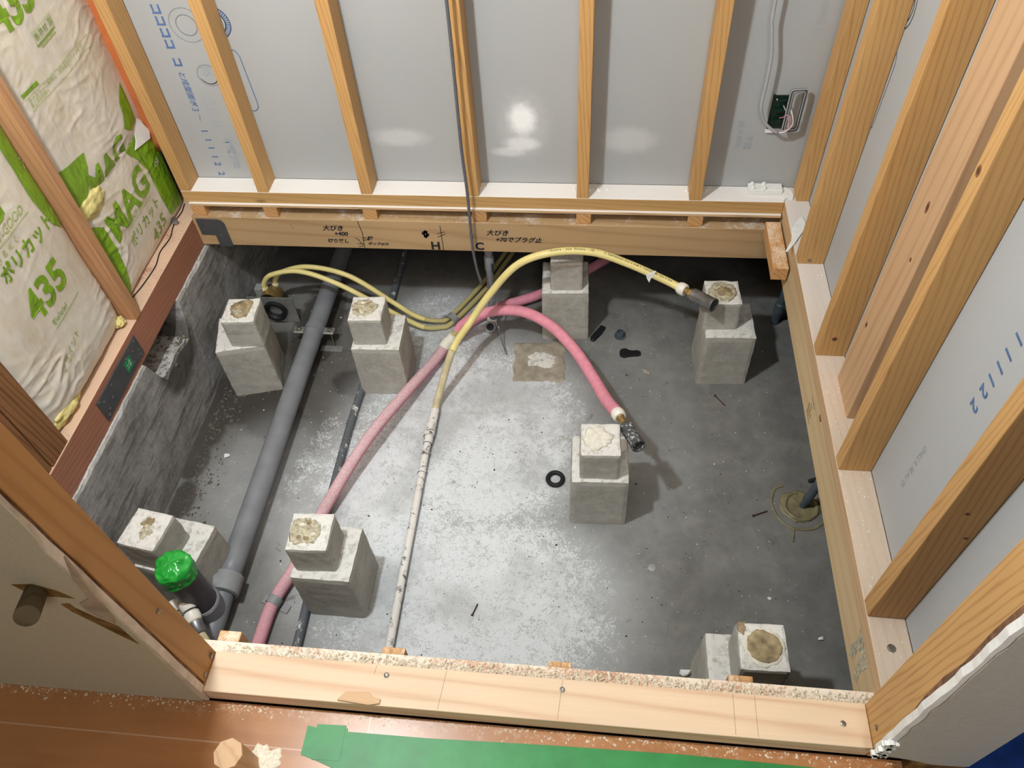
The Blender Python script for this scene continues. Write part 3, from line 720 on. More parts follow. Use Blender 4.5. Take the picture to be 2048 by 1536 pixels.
# ------------------------------------------------------------------ prints on the boards
WB = bpy.data.objects['wall_back']; WR = bpy.data.objects['wall_right']
def wt(body, size, x, z, mat, **kw): return placed_text('printed_text', body, size, (x, .0674, z), (0, 0, -1), (1, 0, 0), mat, WB, **kw)
for z in (.505, .476, .446, .417): wt('コ', .030, -.160, z, M['blue'], bold=.0014)
wt('コ', .028, -.158, .368, M['blue'], bold=.0014)
wt('と成型面ボ', .020, -.156, .330, M['blue'], bold=.0004, shear=.2)
wt('3', .028, -.160, .226, M['blue'])
wt('〜', .02, -.155, .205, M['blue'])
for z, c in ((.160, '1'), (.132, '1'), (.106, '1'), (.077, '1'), (.053, '2'), (.020, '2')): wt(c, .026, -.158, z, M['blue'], bold=.0006)
wt('GB-R', .046, -.120, .262, M['blue_ff'], bold=.0008)
wt('不燃下地', .025, -.104, .132, M['blue_f'], bold=.0012)
wt('03-12 11:10', .014, -.20, .19, M['blue_ff'])
w2 = lambda a, b: (a, .0673, b)
circ = lambda cx, cz, r, a0=0, a1=360, n=40, e=1: [(cx+r*math.cos(math.radians(a0+(a1-a0)*i/n)), cz+r*e*math.sin(math.radians(a0+(a1-a0)*i/n))) for i in range(n+1)]
strokes('round_stamp', [circ(-.086, .45, .043), circ(-.086, .45, .026)], .0022, w2, M['blue_ff'], WB)
strokes('round_stamp', [circ(-.078, .318, .029), circ(-.078, .318, .024, 200, 330)], .002, w2, M['blue_ff'], WB)
placed_text('printed_text', 'JIS', .030, (-.088, .0674, .343), (0, 0, -1), (1, 0, 0), M['blue_f'], WB)
strokes('blue_arc_stamp', [circ(-.012, .455, .040, -60, 75), circ(-.012, .455, .028, -60, 75)], .0022, w2, M['blue'], WB)
strokes('blue_arc_teeth', [[(-.012+.030*math.cos(math.radians(a)), .455+.030*math.sin(math.radians(a))), (-.012+.038*math.cos(math.radians(a)), .455+.038*math.sin(math.radians(a)))] for a in range(-52, 72, 9)], .0028, w2, M['blue'], WB)
strokes('blue_rounded_outline', [[(.0, .388), (.012, .387), (.020, .380), (.0245, .368), (.030, .25), (.0305, .232), (.026, .222), (.018, .217), (.0, .217)]], .0022, w2, M['blue'], WB)
placed_text('printed_text', 'JIS A 6901', .020, (1.295, .0674, .20), (0, 0, -1), (1, 0, 0), M['blue_f'], WB)
placed_text('printed_text', 'OHLIL JL', .020, (1.425, .0674, .50), (0, 0, -1), (1, 0, 0), M['blue_ff'], WB)
placed_text('printed_text', '不燃', .022, (1.318, .0674, .16), (0, 0, -1), (1, 0, 0), M['blue_f'], WB)
def wtr(body, size, y, z, mat, **kw): return placed_text('printed_text', body, size, (1.5044, y, z), (0, 0, -1), (0, -1, 0), mat, WR, **kw)
for z, c in ((.551, '1'), (.520, '1'), (.493, '1'), (.466, '1'), (.440, '2'), (.406, '2')): wtr(c, .032, -.982, z, M['blue'], bold=.0007)
wtr('OHLL JL 38 AL 59', .016, -.944, .232, M['blue_ff'])
strokes('blue_arc_stamp', [circ(-.215, .625, .045, 140, 250), circ(-.215, .625, .034, 140, 250)], .0022, lambda a, b: (1.5043, a, b), M['blue'], WR)
strokes('blue_rounded_outline', [[(-.230, .545), (-.246, .540), (-.254, .525), (-.249, .40), (-.247, .384), (-.240, .377), (-.23, .376)]], .002, lambda a, b: (1.5043, a, b), M['blue'], WR)

# ------------------------------------------------------------------ metal connectors
cp = root('corner_plate', (-.22, -.014, -.15), 'dark grey metal corner plate on the left end of the back beam', 'metal plate')
arc = [(-.1864+.020*math.sin(math.radians(a)), -.1196+.020*math.cos(math.radians(a))) for a in range(0, 91, 10)]
prism('plate', [(-.2515, -.0985)]+arc+[(-.1664, -.2025), (-.2080, -.2025), (-.2080, -.158), (-.2515, -.158)], -.0155, -.0124, M['plate_grey'], cp, to3=lambda a, b, c: (bx(a), c, bz(b)), bev=.0004)
for x, z in ((-.226, -.118), (-.190, -.160)): lathe('rivet', (bx(x), -.0155, bz(z)), (0, -1, 0), [(0, .0042), (.001, .004), (.0016, .002), (.0016, 0)], M['bolt'], cp, 12)
sp = root('strap_plate', (-.25, -.58, -.145), 'grey perforated strap plate with green sticker on the red sill', 'metal plate')
prism('plate', [(-.4657, -.110), (-.4651, -.176), (-.693, -.180), (-.6928, -.112)], -.2518, -.2485, M['plate_grey'], sp, to3=lambda a, b, c: (c, a, b), bev=.0004)
for y, z in ((-.478, -.118), (-.500, -.135), (-.478, -.150), (-.515, -.158), (-.480, -.168), (-.535, -.125), (-.622, -.125), (-.640, -.150), (-.672, -.130), (-.668, -.160), (-.680, -.170), (-.684, -.118)):
    lathe('bolt_head', (-.2485, y, z), (1, 0, 0), [(0, .004), (.0012, .004), (.002, .0022), (.002, 0)], M['bolt'], sp, 12)
prism('sticker', [(-.520, -.128), (-.520, -.160), (-.552, -.162), (-.552, -.130)], -.2486, -.2478, M['greensticker'], sp, to3=lambda a, b, c: (c, a, b))
strokes('sticker_lines', [[(-.524, -.14), (-.546, -.142)], [(-.526, -.148), (-.548, -.15)], [(-.53, -.132), (-.53, -.155)]], .0016, lambda a, b: (-.2475, a, b), M['stickerwhite'], sp)

# ------------------------------------------------------------------ concrete blocks
def conc_box(name, c, s, h, z0, ang, taper, mat, parent, seed, bev=.004):
    bm = bmesh.new(); bmesh.ops.create_cube(bm, size=1)
    bmesh.ops.subdivide_edges(bm, edges=bm.edges[:], cuts=11, use_grid_fill=True)
    for v in bm.verts:
        k = (1-taper*(.5+v.co.z)); x, y, z = v.co.x*s*k, v.co.y*s*k, (v.co.z+.5)*h
        # soften the arrises
        ax, ay, az = abs(v.co.x) > .49, abs(v.co.y) > .49, v.co.z > .49
        if ax+ay+az >= 2:
            if ax: x -= math.copysign(bev*.5, x)
            if ay: y -= math.copysign(bev*.5, y)
            if az: z -= bev*.5
        q = Vector((x*40+seed*5, y*40, z*40)); nv = noise.noise_vector(q)*.0013
        if ax+ay+az >= 2: nv *= 1.6
        x += nv.x; y += nv.y; z += nv.z if v.co.z > -.49 else 0
        v.co = Vector((x, y, z))
    o = mk(name, bm, mat, parent, loc=(c[0]-parent.location.x, c[1]-parent.location.y, z0-ZF), rot=(0, 0, ang-parent.rotation_euler.z))
    return o
BL = [ # base xy, base angle, column xy, column angle, residue kind, label
 ((-.114, -.224), 14.7, (-.079, -.233), 5, 'tan', 'concrete footing block in the back left corner, crusted with tan mortar'),
 ((.309, -.203), 2, (.293, -.208), 2, 'speck', 'concrete footing block just right of the big grey pipe, behind the pink hose'),
 ((.853, .058), 3, (.858, .048), 2, None, 'concrete footing block partly under the back beam, behind the pink hose'),
 ((1.340, -.105), 2.4, (1.310, -.096), 2, 'big', 'concrete footing block at the back right under the yellow hose nozzle'),
 ((.978, -.618), 2, (.976, -.630), 2, 'white', 'concrete footing block in the middle of the pit beside the pink hose nozzle'),
 ((.332, -.928), -.5, (.317, -.930), 3, 'speck', 'concrete footing block at the front left standing over the pink pipe'),
 ((-.048, -.938), -9, (-.075, -.950), -9, 'tan2', 'concrete footing block behind the green taped pipe stub'),
 ((1.288, -1.128), 1, (1.315, -1.122), 1, 'ring', 'concrete footing block nearest the front right with a round tan glue mark')]
for i, (b, ba, c, ca, res, lab) in enumerate(BL):
    r = root('footing_block', (b[0], b[1], ZF), lab, 'concrete block', 'concrete footing blocks in the pit')
    conc_box('base', b, .151, .205, ZF, math.radians(ba), .03 if i != 7 else .06, M['block'], r, i)
    conc_box('column', c, .100, .104, ZF+.2035, math.radians(ca), .01, M['block'], r, i+20)
    zt = ZF+.3072
    if res == 'tan': blobmesh('mortar_residue', (c[0]+.004, c[1]+.004, zt), .036, .034, .008, M['residue_d'], r, i, amp=.5)
    if res == 'tan': blobmesh('glue_spot', (c[0]-.002, c[1]-.012, zt+.002), .016, .014, .009, M['residue'], r, i+9, amp=.5)
    if res == 'speck': blobmesh('adhesive_residue', (c[0]-.008, c[1], zt), .036, .036, .004, M['residue'], r, i, amp=.4, flat=1)
    if res == 'speck':
        for k in range(7):
            a = k*.9+i; blobmesh('adhesive_spot', (c[0]-.008+.02*math.cos(a), c[1]+.02*math.sin(a), zt+.002), .008, .006, .004, [M['residue_d'], M['white_mortar'], M['residue']][k % 3], r, i+k)
    if res == 'big':
        blobmesh('mortar_residue', (c[0]-.002, c[1], zt), .042, .042, .006, M['residue'], r, i, amp=.2, flat=1); blobmesh('glue_spot', (c[0]+.002, c[1]-.004, zt+.004), .024, .02, .008, M['residue_d'], r, i+9, amp=.5)
    if res == 'white': blobmesh('white_mortar', (c[0]-.006, c[1]+.002, zt), .036, .036, .006, M['white_mortar'], r, i, amp=.35, flat=1)
    if res == 'tan2':
        blobmesh('mortar_residue', (c[0]+.002, c[1]+.018, zt), .016, .013, .003, M['residue_d'], r, i, amp=.5); blobmesh('mortar_residue', (c[0]+.004, c[1]-.008, zt), .016, .02, .003, M['residue'], r, i+2, amp=.5)
    if res == 'ring':
        blobmesh('white_mortar', (c[0]+.002, c[1], zt), .044, .042, .0022, M['white_mortar'], r, i, amp=.2, flat=1); blobmesh('round_glue_mark', (c[0]+.002, c[1], zt+.0018), .037, .036, .0018, M['residue_d'], r, i+3, amp=.1, flat=1)
        blobmesh('glue_spot', (c[0]-.040, c[1]+.036, zt), .009, .014, .003, M['residue_d'], r, i+6, amp=.4)
# mortar scar where a block stood
r = root('mortar_patch', (.78, -.12, ZF), 'square tan mortar scar on the slab where a block once stood', 'mortar patch')
bm = grid_plane(-.085, .085, -.085, .085, 34, 34, lambda x, y: 0)
for v in bm.verts:
    e = max(abs(v.co.x), abs(v.co.y))/.085; m_ = 1-max(0, (e-.88)/.12)
    v.co.z = .0035*m_*(1+.6*noise.noise(Vector((v.co.x*60, v.co.y*60, 0))))+.0004-.002*(1-m_)
    v.co.x *= 1+.11*noise.noise(Vector((0, v.co.y*25, 2))); v.co.y *= 1+.11*noise.noise(Vector((v.co.x*25, 0, 4)))
mk('mortar_bed', bm, M['patch'], r, rot=(0, 0, .06), smooth=True)
blobmesh('grey_centre', (.785, -.115, ZF+.003), .052, .036, .0022, M['block'], r, 31, amp=.5, flat=1)

# ------------------------------------------------------------------ pipes
Zp = -.490
dp = root('drain_pipe', (.0415, -.4, ZF), 'large grey drain pipe running the length of the pit on the left', 'pipe')
tube('pipe_run', [(.050, 1.55, Zp+.004), (.0400, -.2, Zp), (.0400, -.955, Zp-.002)], .0300, M['pvc'], dp, step=.05, seg=32, curve=False)
lathe('socket', (.0408, -.940, Zp-.002), (0, -1, 0), [(0, .030), (0, .0385), (.050, .0395), (.052, .030)], M['pvc_light'], dp, 32)
lathe('saddle_flange', (.036, -.968, Zp+.010), (-.75, -.25, .35), [(-.02, .020), (-.02, .028), (.024, .028), (.028, .020), (.028, 0)], M['pvc_light'], dp, 28)
tube('lower_bend', [(.041, -.985, Zp-.004), (.0405, -1.03, Zp-.010), (.036, -1.09, Zp-.02), (.022, -1.18, Zp-.02), (.016, -1.38, Zp-.02)], .0270, M['pvc'], dp, seg=28)
tube('connector_arm', [(.038, -1.12, Zp-.014), (.022, -1.10, Zp+.0), (-.002, -1.068, Zp+.004), (-.012, -1.05, Zp+.01)], .024, M['pvc'], dp, seg=24)
SX, SY = .022, -1.035
lathe('stub_socket', (SX, SY, -.515), (0, 0, 1), [(0, .042), (.065, .042), (.075, .0415), (.0765, .0365), (.0765, 0)], M['pvc'], dp, 36)
lathe('white_rim', (SX, SY, -.4392), (0, 0, 1), [(0, .0395), (.003, .0405), (.006, .0375)], M['pvc_light'], dp, 36)
lathe('upright_stub', (SX, SY, -.44), (0, 0, 1), [(0, .0375), (.185, .0375), (.185, 0)], M['pvc_dark'], dp, 36)
# green tape cap, crumpled
bm = bmesh.new(); bmesh.ops.create_uvsphere(bm, u_segments=48, v_segments=28, radius=1)
for v in bm.verts:
    z = v.co.z; a = math.atan2(v.co.y, v.co.x); rr_ = math.hypot(v.co.x, v.co.y)
    r_ = .0385 if z < .25 else .0385*min(1, rr_*1.06+.02)
    cr = noise.noise(Vector((math.cos(a)*2.2, math.sin(a)*2.2, z*2.4)))*.0055+abs(noise.noise(Vector((math.cos(a)*3.5, math.sin(a)*3.5, z*4))))*.005
    if z < .25: v.co = Vector((math.cos(a)*(r_+.0022+cr*.8), math.sin(a)*(r_+.0022+cr*.8), (z-.25)*.032+noise.noise(Vector((a, 3, z)))*.004))
    else: v.co = Vector((v.co.x*(.0395+cr), v.co.y*(.0395+cr), (z-.25)*.020+cr*.9))
mk('green_tape_cap', bm, M['tapecap'], dp, loc=(SX-.0415, SY+.4, -.250-ZF), smooth=True)
# saddle clamp on the drain pipe
cl = root('pipe_clamp', (.0400, -.075, ZF), 'two-eared clamp on a threaded leg holding the drain pipe', 'pipe clamp')
lathe('band', (.0400, -.088, Zp), (0, 1, 0), [(0, .030), (0, .0325), (.026, .0325), (.026, .030)], M['pvc'], cl, 32)
for s in (-1, 1):
    o = box('ear', .0400+s*.050-.020, .0400+s*.050+.016, -.090, -.062, Zp-.004, Zp+.003, M['zinc'], cl, .0028)
    lathe('bolt', (.0400+s*.052, -.076, Zp+.003), (0, 0, 1), [(0, .0092), (.0015, .0092), (.0015, .0072), (.007, .0072), (.0085, .003), (.0085, 0)], M['bolt'], cl, 6, smooth=False)
lathe('leg', (.092, -.077, Zp-.004), (.12, -.25, -1), [(0, .0022), (.056, .0022), (.056, 0)], M['bolt'], cl, 10)
box('foot_plate', .055, .128, -.112, -.088, ZF, ZF+.003, M['zinc'], cl, .0008)
# small grey pipe left of centre
p2 = root('thin_pipe', (.24, -.4, ZF), 'thin dark grey pipe on the slab beside the pink pipe, patched with dust', 'pipe')
tube('pipe_run', [(.250, 1.0, -.537), (.2507, .2, -.537), (.246, -.05, -.538), (.2335, -.26, -.538), (.2285, -.42, -.538), (.2315, -.68, -.538), (.2500, -1.06, -.538), (.252, -1.38, -.538)], .0115, M['pvc_dusty2'], p2, step=.02)
# dusty pipe P3 with joints; cream hose
p3 = root('dusty_pipe', (.478, -.7, ZF), 'dust covered grey pipe with joint sleeves running down the slab centre', 'pipe')
tube('pipe_run', [(.4800, -.345, -.536), (.4760, -.47, -.536), (.4780, -.66, -.537), (.4800, -.93, -.538), (.4860, -1.38, -.538)], .0112, M['pvc_dusty'], p3, step=.02)
for y0, y1, rr_ in ((-.345, -.400, .0140), (-.402, -.445, .0165), (-.445, -.470, .0140), (-.50, -.508, .0128), (-.565, -.572, .013)):
    lathe('joint_sleeve', (.4795 if y0 > -.4 else .477, y0, -.535), (-.02, -1, 0), [(0, .010), (0, rr_), (abs(y1-y0), rr_), (abs(y1-y0), .010)], M['pvc_dusty'], p3, 20)

# big yellow arching hose
YA = [(.4795, -.340, -.531), (.4835, -.312, -.524), (.4960, -.275, -.490), (.5294, -.220, -.3967)]
YA = [(.4795, -.342, -.533), (.4850, -.305, -.518)]
YA += [(.5290, -.2210, -.3980), (.5732, -.1300, -.3693), (.6325, -.0880, -.2920), (.7200, -.0640, -.1900), (.8225, -.0500, -.1520), (.9350, -.0480, -.1490), (1.0345, -.0580, -.1780), (1.1420, -.0820, -.2150), (1.1900, -.1080, -.2225)]
yh = root('yellow_hose', (.85, -.06, -.30), 'pale yellow hose arching over the pit to an open steel nozzle', 'hose')
ypl = catmull(YA); ypl, _ = resample(ypl, .005)
k0 = next(i for i, p in enumerate(ypl) if p.z > -.40 and i > 4)
def sub(name, pl_, r, mat, par, seg=18):
    bm = bmesh.new(); addtube(bm, [p-par.location for p in pl_], r, seg); return mk(name, bm, mat, par, smooth=True)
sub('pipe', ypl[k0:], .0112, M['yellow'], yh)
sub('cream_lower_end', ypl[:k0+1], .0112, M['yellow_w'], yh)
d = (ypl[-1]-ypl[-6]).normalized(); e = ypl[-1]
d = Vector((.725, -.674, .12)).normalized()
def nozzle(e, d, par, brown=True, dirty=False, k=1):
    lathe('white_collar', e-d*.010, d, [(0, .0112*k), (.001, .0155*k), (.009, .0185*k), (.022, .0180*k), (.026, .0150*k), (.026, 0)], M['white_pl'], par, 28)
    lathe('brass_fitting', e+d*.012, d, [(0, .0100*k), (.005, .0115*k), (.007, .0095*k), (.014, .0095*k), (.015, .0080*k), (.030, .0080*k), (.030, 0)], M['brass'], par, 24)
    if brown: lathe('hex_nut', e+d*.030, d, [(0, 0), (0, .0145*k), (.013, .0145*k), (.013, 0)], M['brass'], par, 6, smooth=False)
    else: lathe('threaded_neck', e+d*.030, d, [(0, .0070*k), (.026, .0070*k), (.026, 0)], M['steel_d'], par, 12)
    s = .041 if brown else .044
    R2 = .0190 if brown else .0175; LL = .074 if brown else .078
    if not brown: s = .052
    lathe('steel_socket', e+d*s, d, [(0, 0), (0, R2*.85), (.002, R2), (LL-.010, R2), (LL-.008, R2*1.06), (LL, R2*1.06), (LL, R2*.86), (.020, R2*.82), (.020, 0)], M['steel_d'] if dirty else M['steel'], par, 32)
nozzle(e, d, yh)
prism('torn_tape_tab', [(1.088, -.190), (1.098, -.196), (1.106, -.188), (1.116, -.184), (1.112, -.200), (1.104, -.208), (1.100, -.222), (1.092, -.208)], -.082, -.080, M['torn'], yh, to3=lambda a, b, c: (a, c+(b+.19)*.2, b))
# printing on the hose
def wraptext(body, size, pl_, s0, r, par, ang=0):
    bm = textmesh(body, size); L = [0]
    for a, b in zip(pl_, pl_[1:]): L.append(L[-1]+(b-a).length)
    ref = Vector((0, -.75, .66))
    for v in bm.verts:
        s = s0+v.co.x; j = 0
        while j < len(L)-2 and L[j+1] < s: j += 1
        f = (s-L[j])/(L[j+1]-L[j]); p = pl_[j].lerp(pl_[j+1], f); t = (pl_[j+1]-pl_[j]).normalized()
        n = (ref-t*ref.dot(t)).normalized(); b = t.cross(n)*-1
        if b.z < 0: b = -b
        a = ang+v.co.y/r; v.co = p+(n*math.cos(a)+b*math.sin(a))*(r+.0004)-par.location
    me = bpy.data.meshes.new('printed_text'); bm.to_mesh(me); bm.free(); me.materials.append(M['ink'])
    o = bpy.data.objects.new('printed_text', me); COL.objects.link(o); o.parent = par
tot = sum((b-a).length for a, b in zip(ypl, ypl[1:]))
wraptext('I Ecoone 1 pipe  Ecoone 1 AB   |', .0105, ypl, tot-.40, .0112, yh, .25)
wraptext('C Gamontool Eco x one', .0105, ypl, tot-.245, .0112, yh, .25)
wraptext('x C Gamontool Eco x one', .0105, ypl, tot-.145, .0112, yh, .25)
for s in (.78, .70, .62, .56, .50, .44, .025, .045): wraptext("|", .010, ypl, tot-s, .0112, yh, .35)

# pink arching hose
PA = [(.5160, -.0560, -.480), (.5373, -.0500, -.4610), (.6105, -.0400, -.4270), (.7178, -.0560, -.3980), (.8160, -.1200, -.3784), (.8900, -.2150, -.3750), (.9510, -.3350, -.3630), (.9890, -.4300, -.3350), (1.0140, -.5100, -.2830)]
PA = [(.5130, -.0620, -.4830), (.5373, -.0480, -.4600), (.6105, -.0320, -.4220), (.7178, -.0500, -.3937), (.8160, -.1200, -.3784), (.8958, -.2150, -.3820), (.9540, -.3350, -.3650), (.9890, -.4350, -.3300), (1.0190, -.5180, -.2830)]
ph = root('pink_hose', (.8, -.1, -.42), 'bright pink ribbed sleeve hose arching to a dark steel nozzle beside the middle block', 'hose')
tube('ribbed_sleeve', PA, .0163, M['pink'], ph, ridge=.0007, seg=24)
pe = Vector(PA[-1]); pd = Vector((.34, -.80, .40)).normalized()
nozzle(pe, Vector((.390, -.894, .19)).normalized(), ph, brown=False, dirty=True)
# joint at the slab: elbow joining the two pink lengths
lathe('yellow_core', Vector(PA[0]), Vector(PA[0])-Vector(PA[1]), [(-.01, .0105), (.022, .0105), (.022, 0)], M['yellow_d'], ph, 20)
lathe('white_ring', Vector(PA[0])+Vector((-.014, -.010, -.011)), Vector((-.75, -.5, -.4)), [(0, .0145), (.002, .0165), (.004, .0145)], M['white_pl'], ph, 24)
pf = root('pink_pipe', (.30, -.55, ZF), 'dusty pink sleeved pipe running down the slab to the front edge', 'pipe')
PL_ = [(.4700, -.1000, -.526), (.4460, -.1650, -.520), (.4020, -.2800, -.500), (.3310, -.4600, -.478), (.2840, -.5750, -.488), (.2500, -.6700, -.503), (.2210, -.7600, -.516), (.1950, -.8800, -.526), (.1640, -.9850, -.528), (.1560, -1.080, -.530), (.150, -1.36, -.530)]
tube('ribbed_sleeve', PL_, .0165, M['pink_dusty'], pf, ridge=.0004, seg=22)
lathe('elbow_fitting', (.4660, -.1060, -.524), (.42, .86, .12), [(0, .012), (0, .0165), (.006, .018), (.022, .0195), (.036, .019), (.040, .015), (.040, 0)], M['white_pl'], pf, 24)
lathe('elbow_fitting', (.4830, -.0760, -.517), (.70, .36, .60), [(0, .012), (.004, .0175), (.022, .0185), (.030, .0165), (.032, .012), (.032, 0)], M['white_pl'], pf, 24)
def saddle(p, d, r, lab, name='pipe_saddle', w=.022, mat='pvc_light'):
    rt = root(name, (p[0], p[1], ZF), lab, 'pipe saddle'); d = Vector(d).normalized()
    lathe('band', Vector(p)-d*w/2, d, [(0, r), (0, r+.0024), (w, r+.0024), (w, r)], M[mat], rt, 24)
    n = Vector((0, 0, 1)).cross(d).normalized()
    for s in (-1, 1):
        c = Vector((p[0], p[1], ZF+.0035))+n*s*(r+.012)
        bm = bmesh.new(); addbox(bm, -.011, .011, -w/2, w/2, -.0035, .0015, .001)
        mk('foot', bm, M[mat], rt, loc=c-rt.location, rot=(0, 0, math.atan2(d.y, d.x)-math.pi/2))
    return rt
saddle((.1640, -.985, -.528), (-.35, -1, 0), .0168, 'grey saddle holding the pink pipe to the slab near the front')
# rear pink pipe behind the arch
pr = root('pink_pipe', (.70, .12, ZF), 'pink sleeved pipe passing behind the back middle block into the dark', 'pipe')
tube('ribbed_sleeve', [(.500, -.035, -.531), (.5456, .030, -.530), (.631, .096, -.526), (.770, .166, -.524), (.92, .29, -.524), (1.10, .50, -.524), (1.4, 1.1, -.524)], .0165, M['pink'], pr, step=.01, seg=20)
# pair of thinner yellow hoses
adapter = (-.136, .062)
HA = [(-.1500, .050, -.436), (-.1420, .049, -.400), (-.101, .045, -.3600), (-.0004, .040, -.3384), (.129, .020, -.3736), (.2806, .000, -.4650), (.340, -.004, -.505), (.3904, -.005, -.532), (.440, .005, -.5395), (.4782, .030, -.5395), (.5687, .190, -.5395), (.6241, .330, -.5395), (.80, .8, -.5395)]
HB = [(-.1207, .072, -.436), (-.112, .072, -.405), (-.077, .070, -.3700), (.0207, .068, -.3430), (.156, .050, -.3620), (.2924, .028, -.4560), (.348, .020, -.497), (.3865, .022, -.520), (.432, .030, -.535), (.4657, .055, -.5390), (.5500, .210, -.5395), (.6050, .350, -.5395), (.78, .82, -.5395)]
for pts_, lab in ((HA, 'front one of the paired thin yellow hoses from the brass adapter'), (HB, 'rear one of the paired thin yellow hoses from the brass adapter')):
    hr = root('thin_yellow_hose', (pts_[6][0], pts_[6][1], ZF), lab, 'hose', 'paired thin yellow hoses')
    pl_ = catmull(pts_); pl_, _ = resample(pl_, .006); kk = next(i for i, p in enumerate(pl_) if p.x > .39)
    sub('pipe', pl_[:kk], .0083, M['yellow'], hr, 16); sub('dusty_far_run', pl_[kk-1:], .0083, M['yellow_d'], hr, 16)
    lathe('ribbed_collar', pl_[0], (.15, 0, 1), [(0, .0085), (0, .0105), (.004, .0105), (.004, .0092), (.008, .0092), (.008, .0105), (.012, .0105), (.012, .0085)], M['white_pl'], hr, 18)
saddle((.474, .040, -.5365), (.5, .82, 0), .0195, 'grey saddle clamping both thin yellow hoses beside the pink joint', w=.024)
# bath adapter with square plate
ad = root('bath_adapter', (-.125, .04, ZF), 'brass bath adapter on a square metal plate behind the back left block', 'plumbing fitting')
box('square_plate', -.206, -.048, .014, .017, -.548, -.436, M['zinc'], ad, .0006)
lathe('brass_body', (-.130, .017, -.458), (0, 1, 0), [(0, .034), (.030, .034), (.034, .030), (.055, .030), (.055, 0)], M['brass'], ad, 32)
box('body_cover', -.178, -.155, .030, .060, -.478, -.415, M['pvc_light'], ad, .003)
lathe('black_gasket', (-.118, .014, -.492), (0, -1, 0), [(0, .022), (0, .040), (.014, .040), (.014, .030), (.004, .024)], M['black'], ad, 36)
for x in (-.1500, -.1207): lathe('port', (x, .050 if x < -.14 else .072, -.452), (0, 0, 1), [(0, .009), (.018, .009), (.018, 0)], M['brass'], ad, 16)
lathe('port_screw', (-.134, .058, -.430), (0, 0, 1), [(0, .004), (.005, .004), (.006, 0)], M['bolt'], ad, 10)
# vertical grey stub pipe under the beam
vp = root('stub_pipe', (.6143, .034, ZF), 'grey pipe standing under the back beam behind the pink arch, with a black label', 'pipe')
lathe('pipe', (.6143, .034, ZF), (0.02, 0.005, 1), [(0, .0115), (.24, .0115), (.255, .0150), (.30, .0150), (.305, .0115), (.325, .0125), (.325, .0145), (.338, .0145), (.338, .0105), (.328, .0105), (.328, 0)], M['pvc'], vp, 24)
prism('black_label', [(.6290, -.262), (.6350, -.262), (.6350, -.300), (.6290, -.300)], .0165, .0175, M['ink'], vp, to3=lambda a, b, c: (a, c, b))
fo = root('floor_fitting', (.612, .012, ZF), 'open clear elbow fitting at the foot of the standing grey pipe', 'plumbing fitting')
lathe('socket', (.610, .010, ZF+.018), (-.02, -.75, .66), [(0, .018), (.018, .018), (.018, .0130), (.006, .0125), (.006, 0)], M['pvc_light'], fo, 28)
lathe('dark_plug', (.6097, -.0005, ZF+.0275), (-.02, -.75, .66), [(0, 0), (0, .0118), (.003, .0118), (.003, .007), (.001, .006), (.001, 0)], M['black'], fo, 24)
lathe('bolt', (.612, .034, ZF+.002), (0, 0, 1), [(0, .017), (.030, .017), (.036, .010), (.036, 0)], M['white_pl'], fo, 18)
# right-hand grey pipes
q = root('stub_pipe', (1.548, .10, ZF), 'blue grey pipe rising at the back right behind the right beam', 'pipe')
lathe('pipe', (1.535, .090, ZF), (.05, .02, 1), [(0, .013), (.050, .013), (.050, .017), (.085, .017), (.090, .0125), (.30, .0125), (.41, .0125), (.41, 0)], M['pvc_blue'], q, 22)
q = root('stub_pipe', (1.5396, -.5965, ZF), 'blue grey pipe rising from a caulk ring beside the right beam', 'pipe')
lathe('pipe', (1.532, -.602, ZF), (.14, .03, 1), [(0, .0095), (.035, .0095), (.036, .0130), (.048, .0125), (.050, .0115), (.36, .0115), (.36, 0)], M['pvc_blue'], q, 22)
bm = bmesh.new(); addbox(bm, -.004, .006, -.004, .005, -.016, .012, .001)
mk('black_tag', bm, M['black'], q, loc=(-.002, .010, .110), rot=(.3, .5, .2))
def ringmesh(name, c, r, rw, h, mat, parent, seed=0, a0=0, a1=360):
    bm = bmesh.new(); n = 60; prev = None; c = Vector(c)-parent.location
    full = (a1-a0) >= 360
    rings = []
    for k in range(n+(0 if full else 1)):
        a = math.radians(a0+(a1-a0)*k/n); u = Vector((math.cos(a), math.sin(a), 0)); e = 1+.09*noise.noise(u*2+Vector((seed, 0, 0)))
        w_ = rw*(1+.5*noise.noise(u*3+Vector((seed, 5, 0))))
        rings.append([bm.verts.new(c+u*(r*e+w_*math.cos(b))+Vector((0, 0, max(-.001, h*math.sin(b))))) for b in [math.pi*j/6 for j in range(7)]])
    m = len(rings)
    for k in range(m if full else m-1):
        A, B = rings[k], rings[(k+1) % m]
        for j in range(6): bm.faces.new((A[j], A[j+1], B[j+1], B[j]))
    return mk(name, bm, mat, parent, smooth=True)
ca = root('caulk_ring', (1.527, -.600, ZF), 'smeared olive caulk ring on the slab around the pipe by the right beam', 'caulk')
blobmesh('smear', (1.527, -.602, ZF), .058, .050, .0035, M['caulk'], ca, 4, amp=.25, flat=1)
ringmesh('outer_bead', (1.525, -.600, ZF), .074, .0035, .004, M['caulk'], ca, 2, 120, 330)
ringmesh('inner_bead', (1.527, -.602, ZF+.002), .042, .006, .006, M['caulk'], ca, 5, 100, 380)
tube('drip', [(1.500, -.668, ZF+.001), (1.497, -.69, ZF+.001), (1.493, -.712, ZF+.001)], .003, M['caulk'], ca, seg=10)
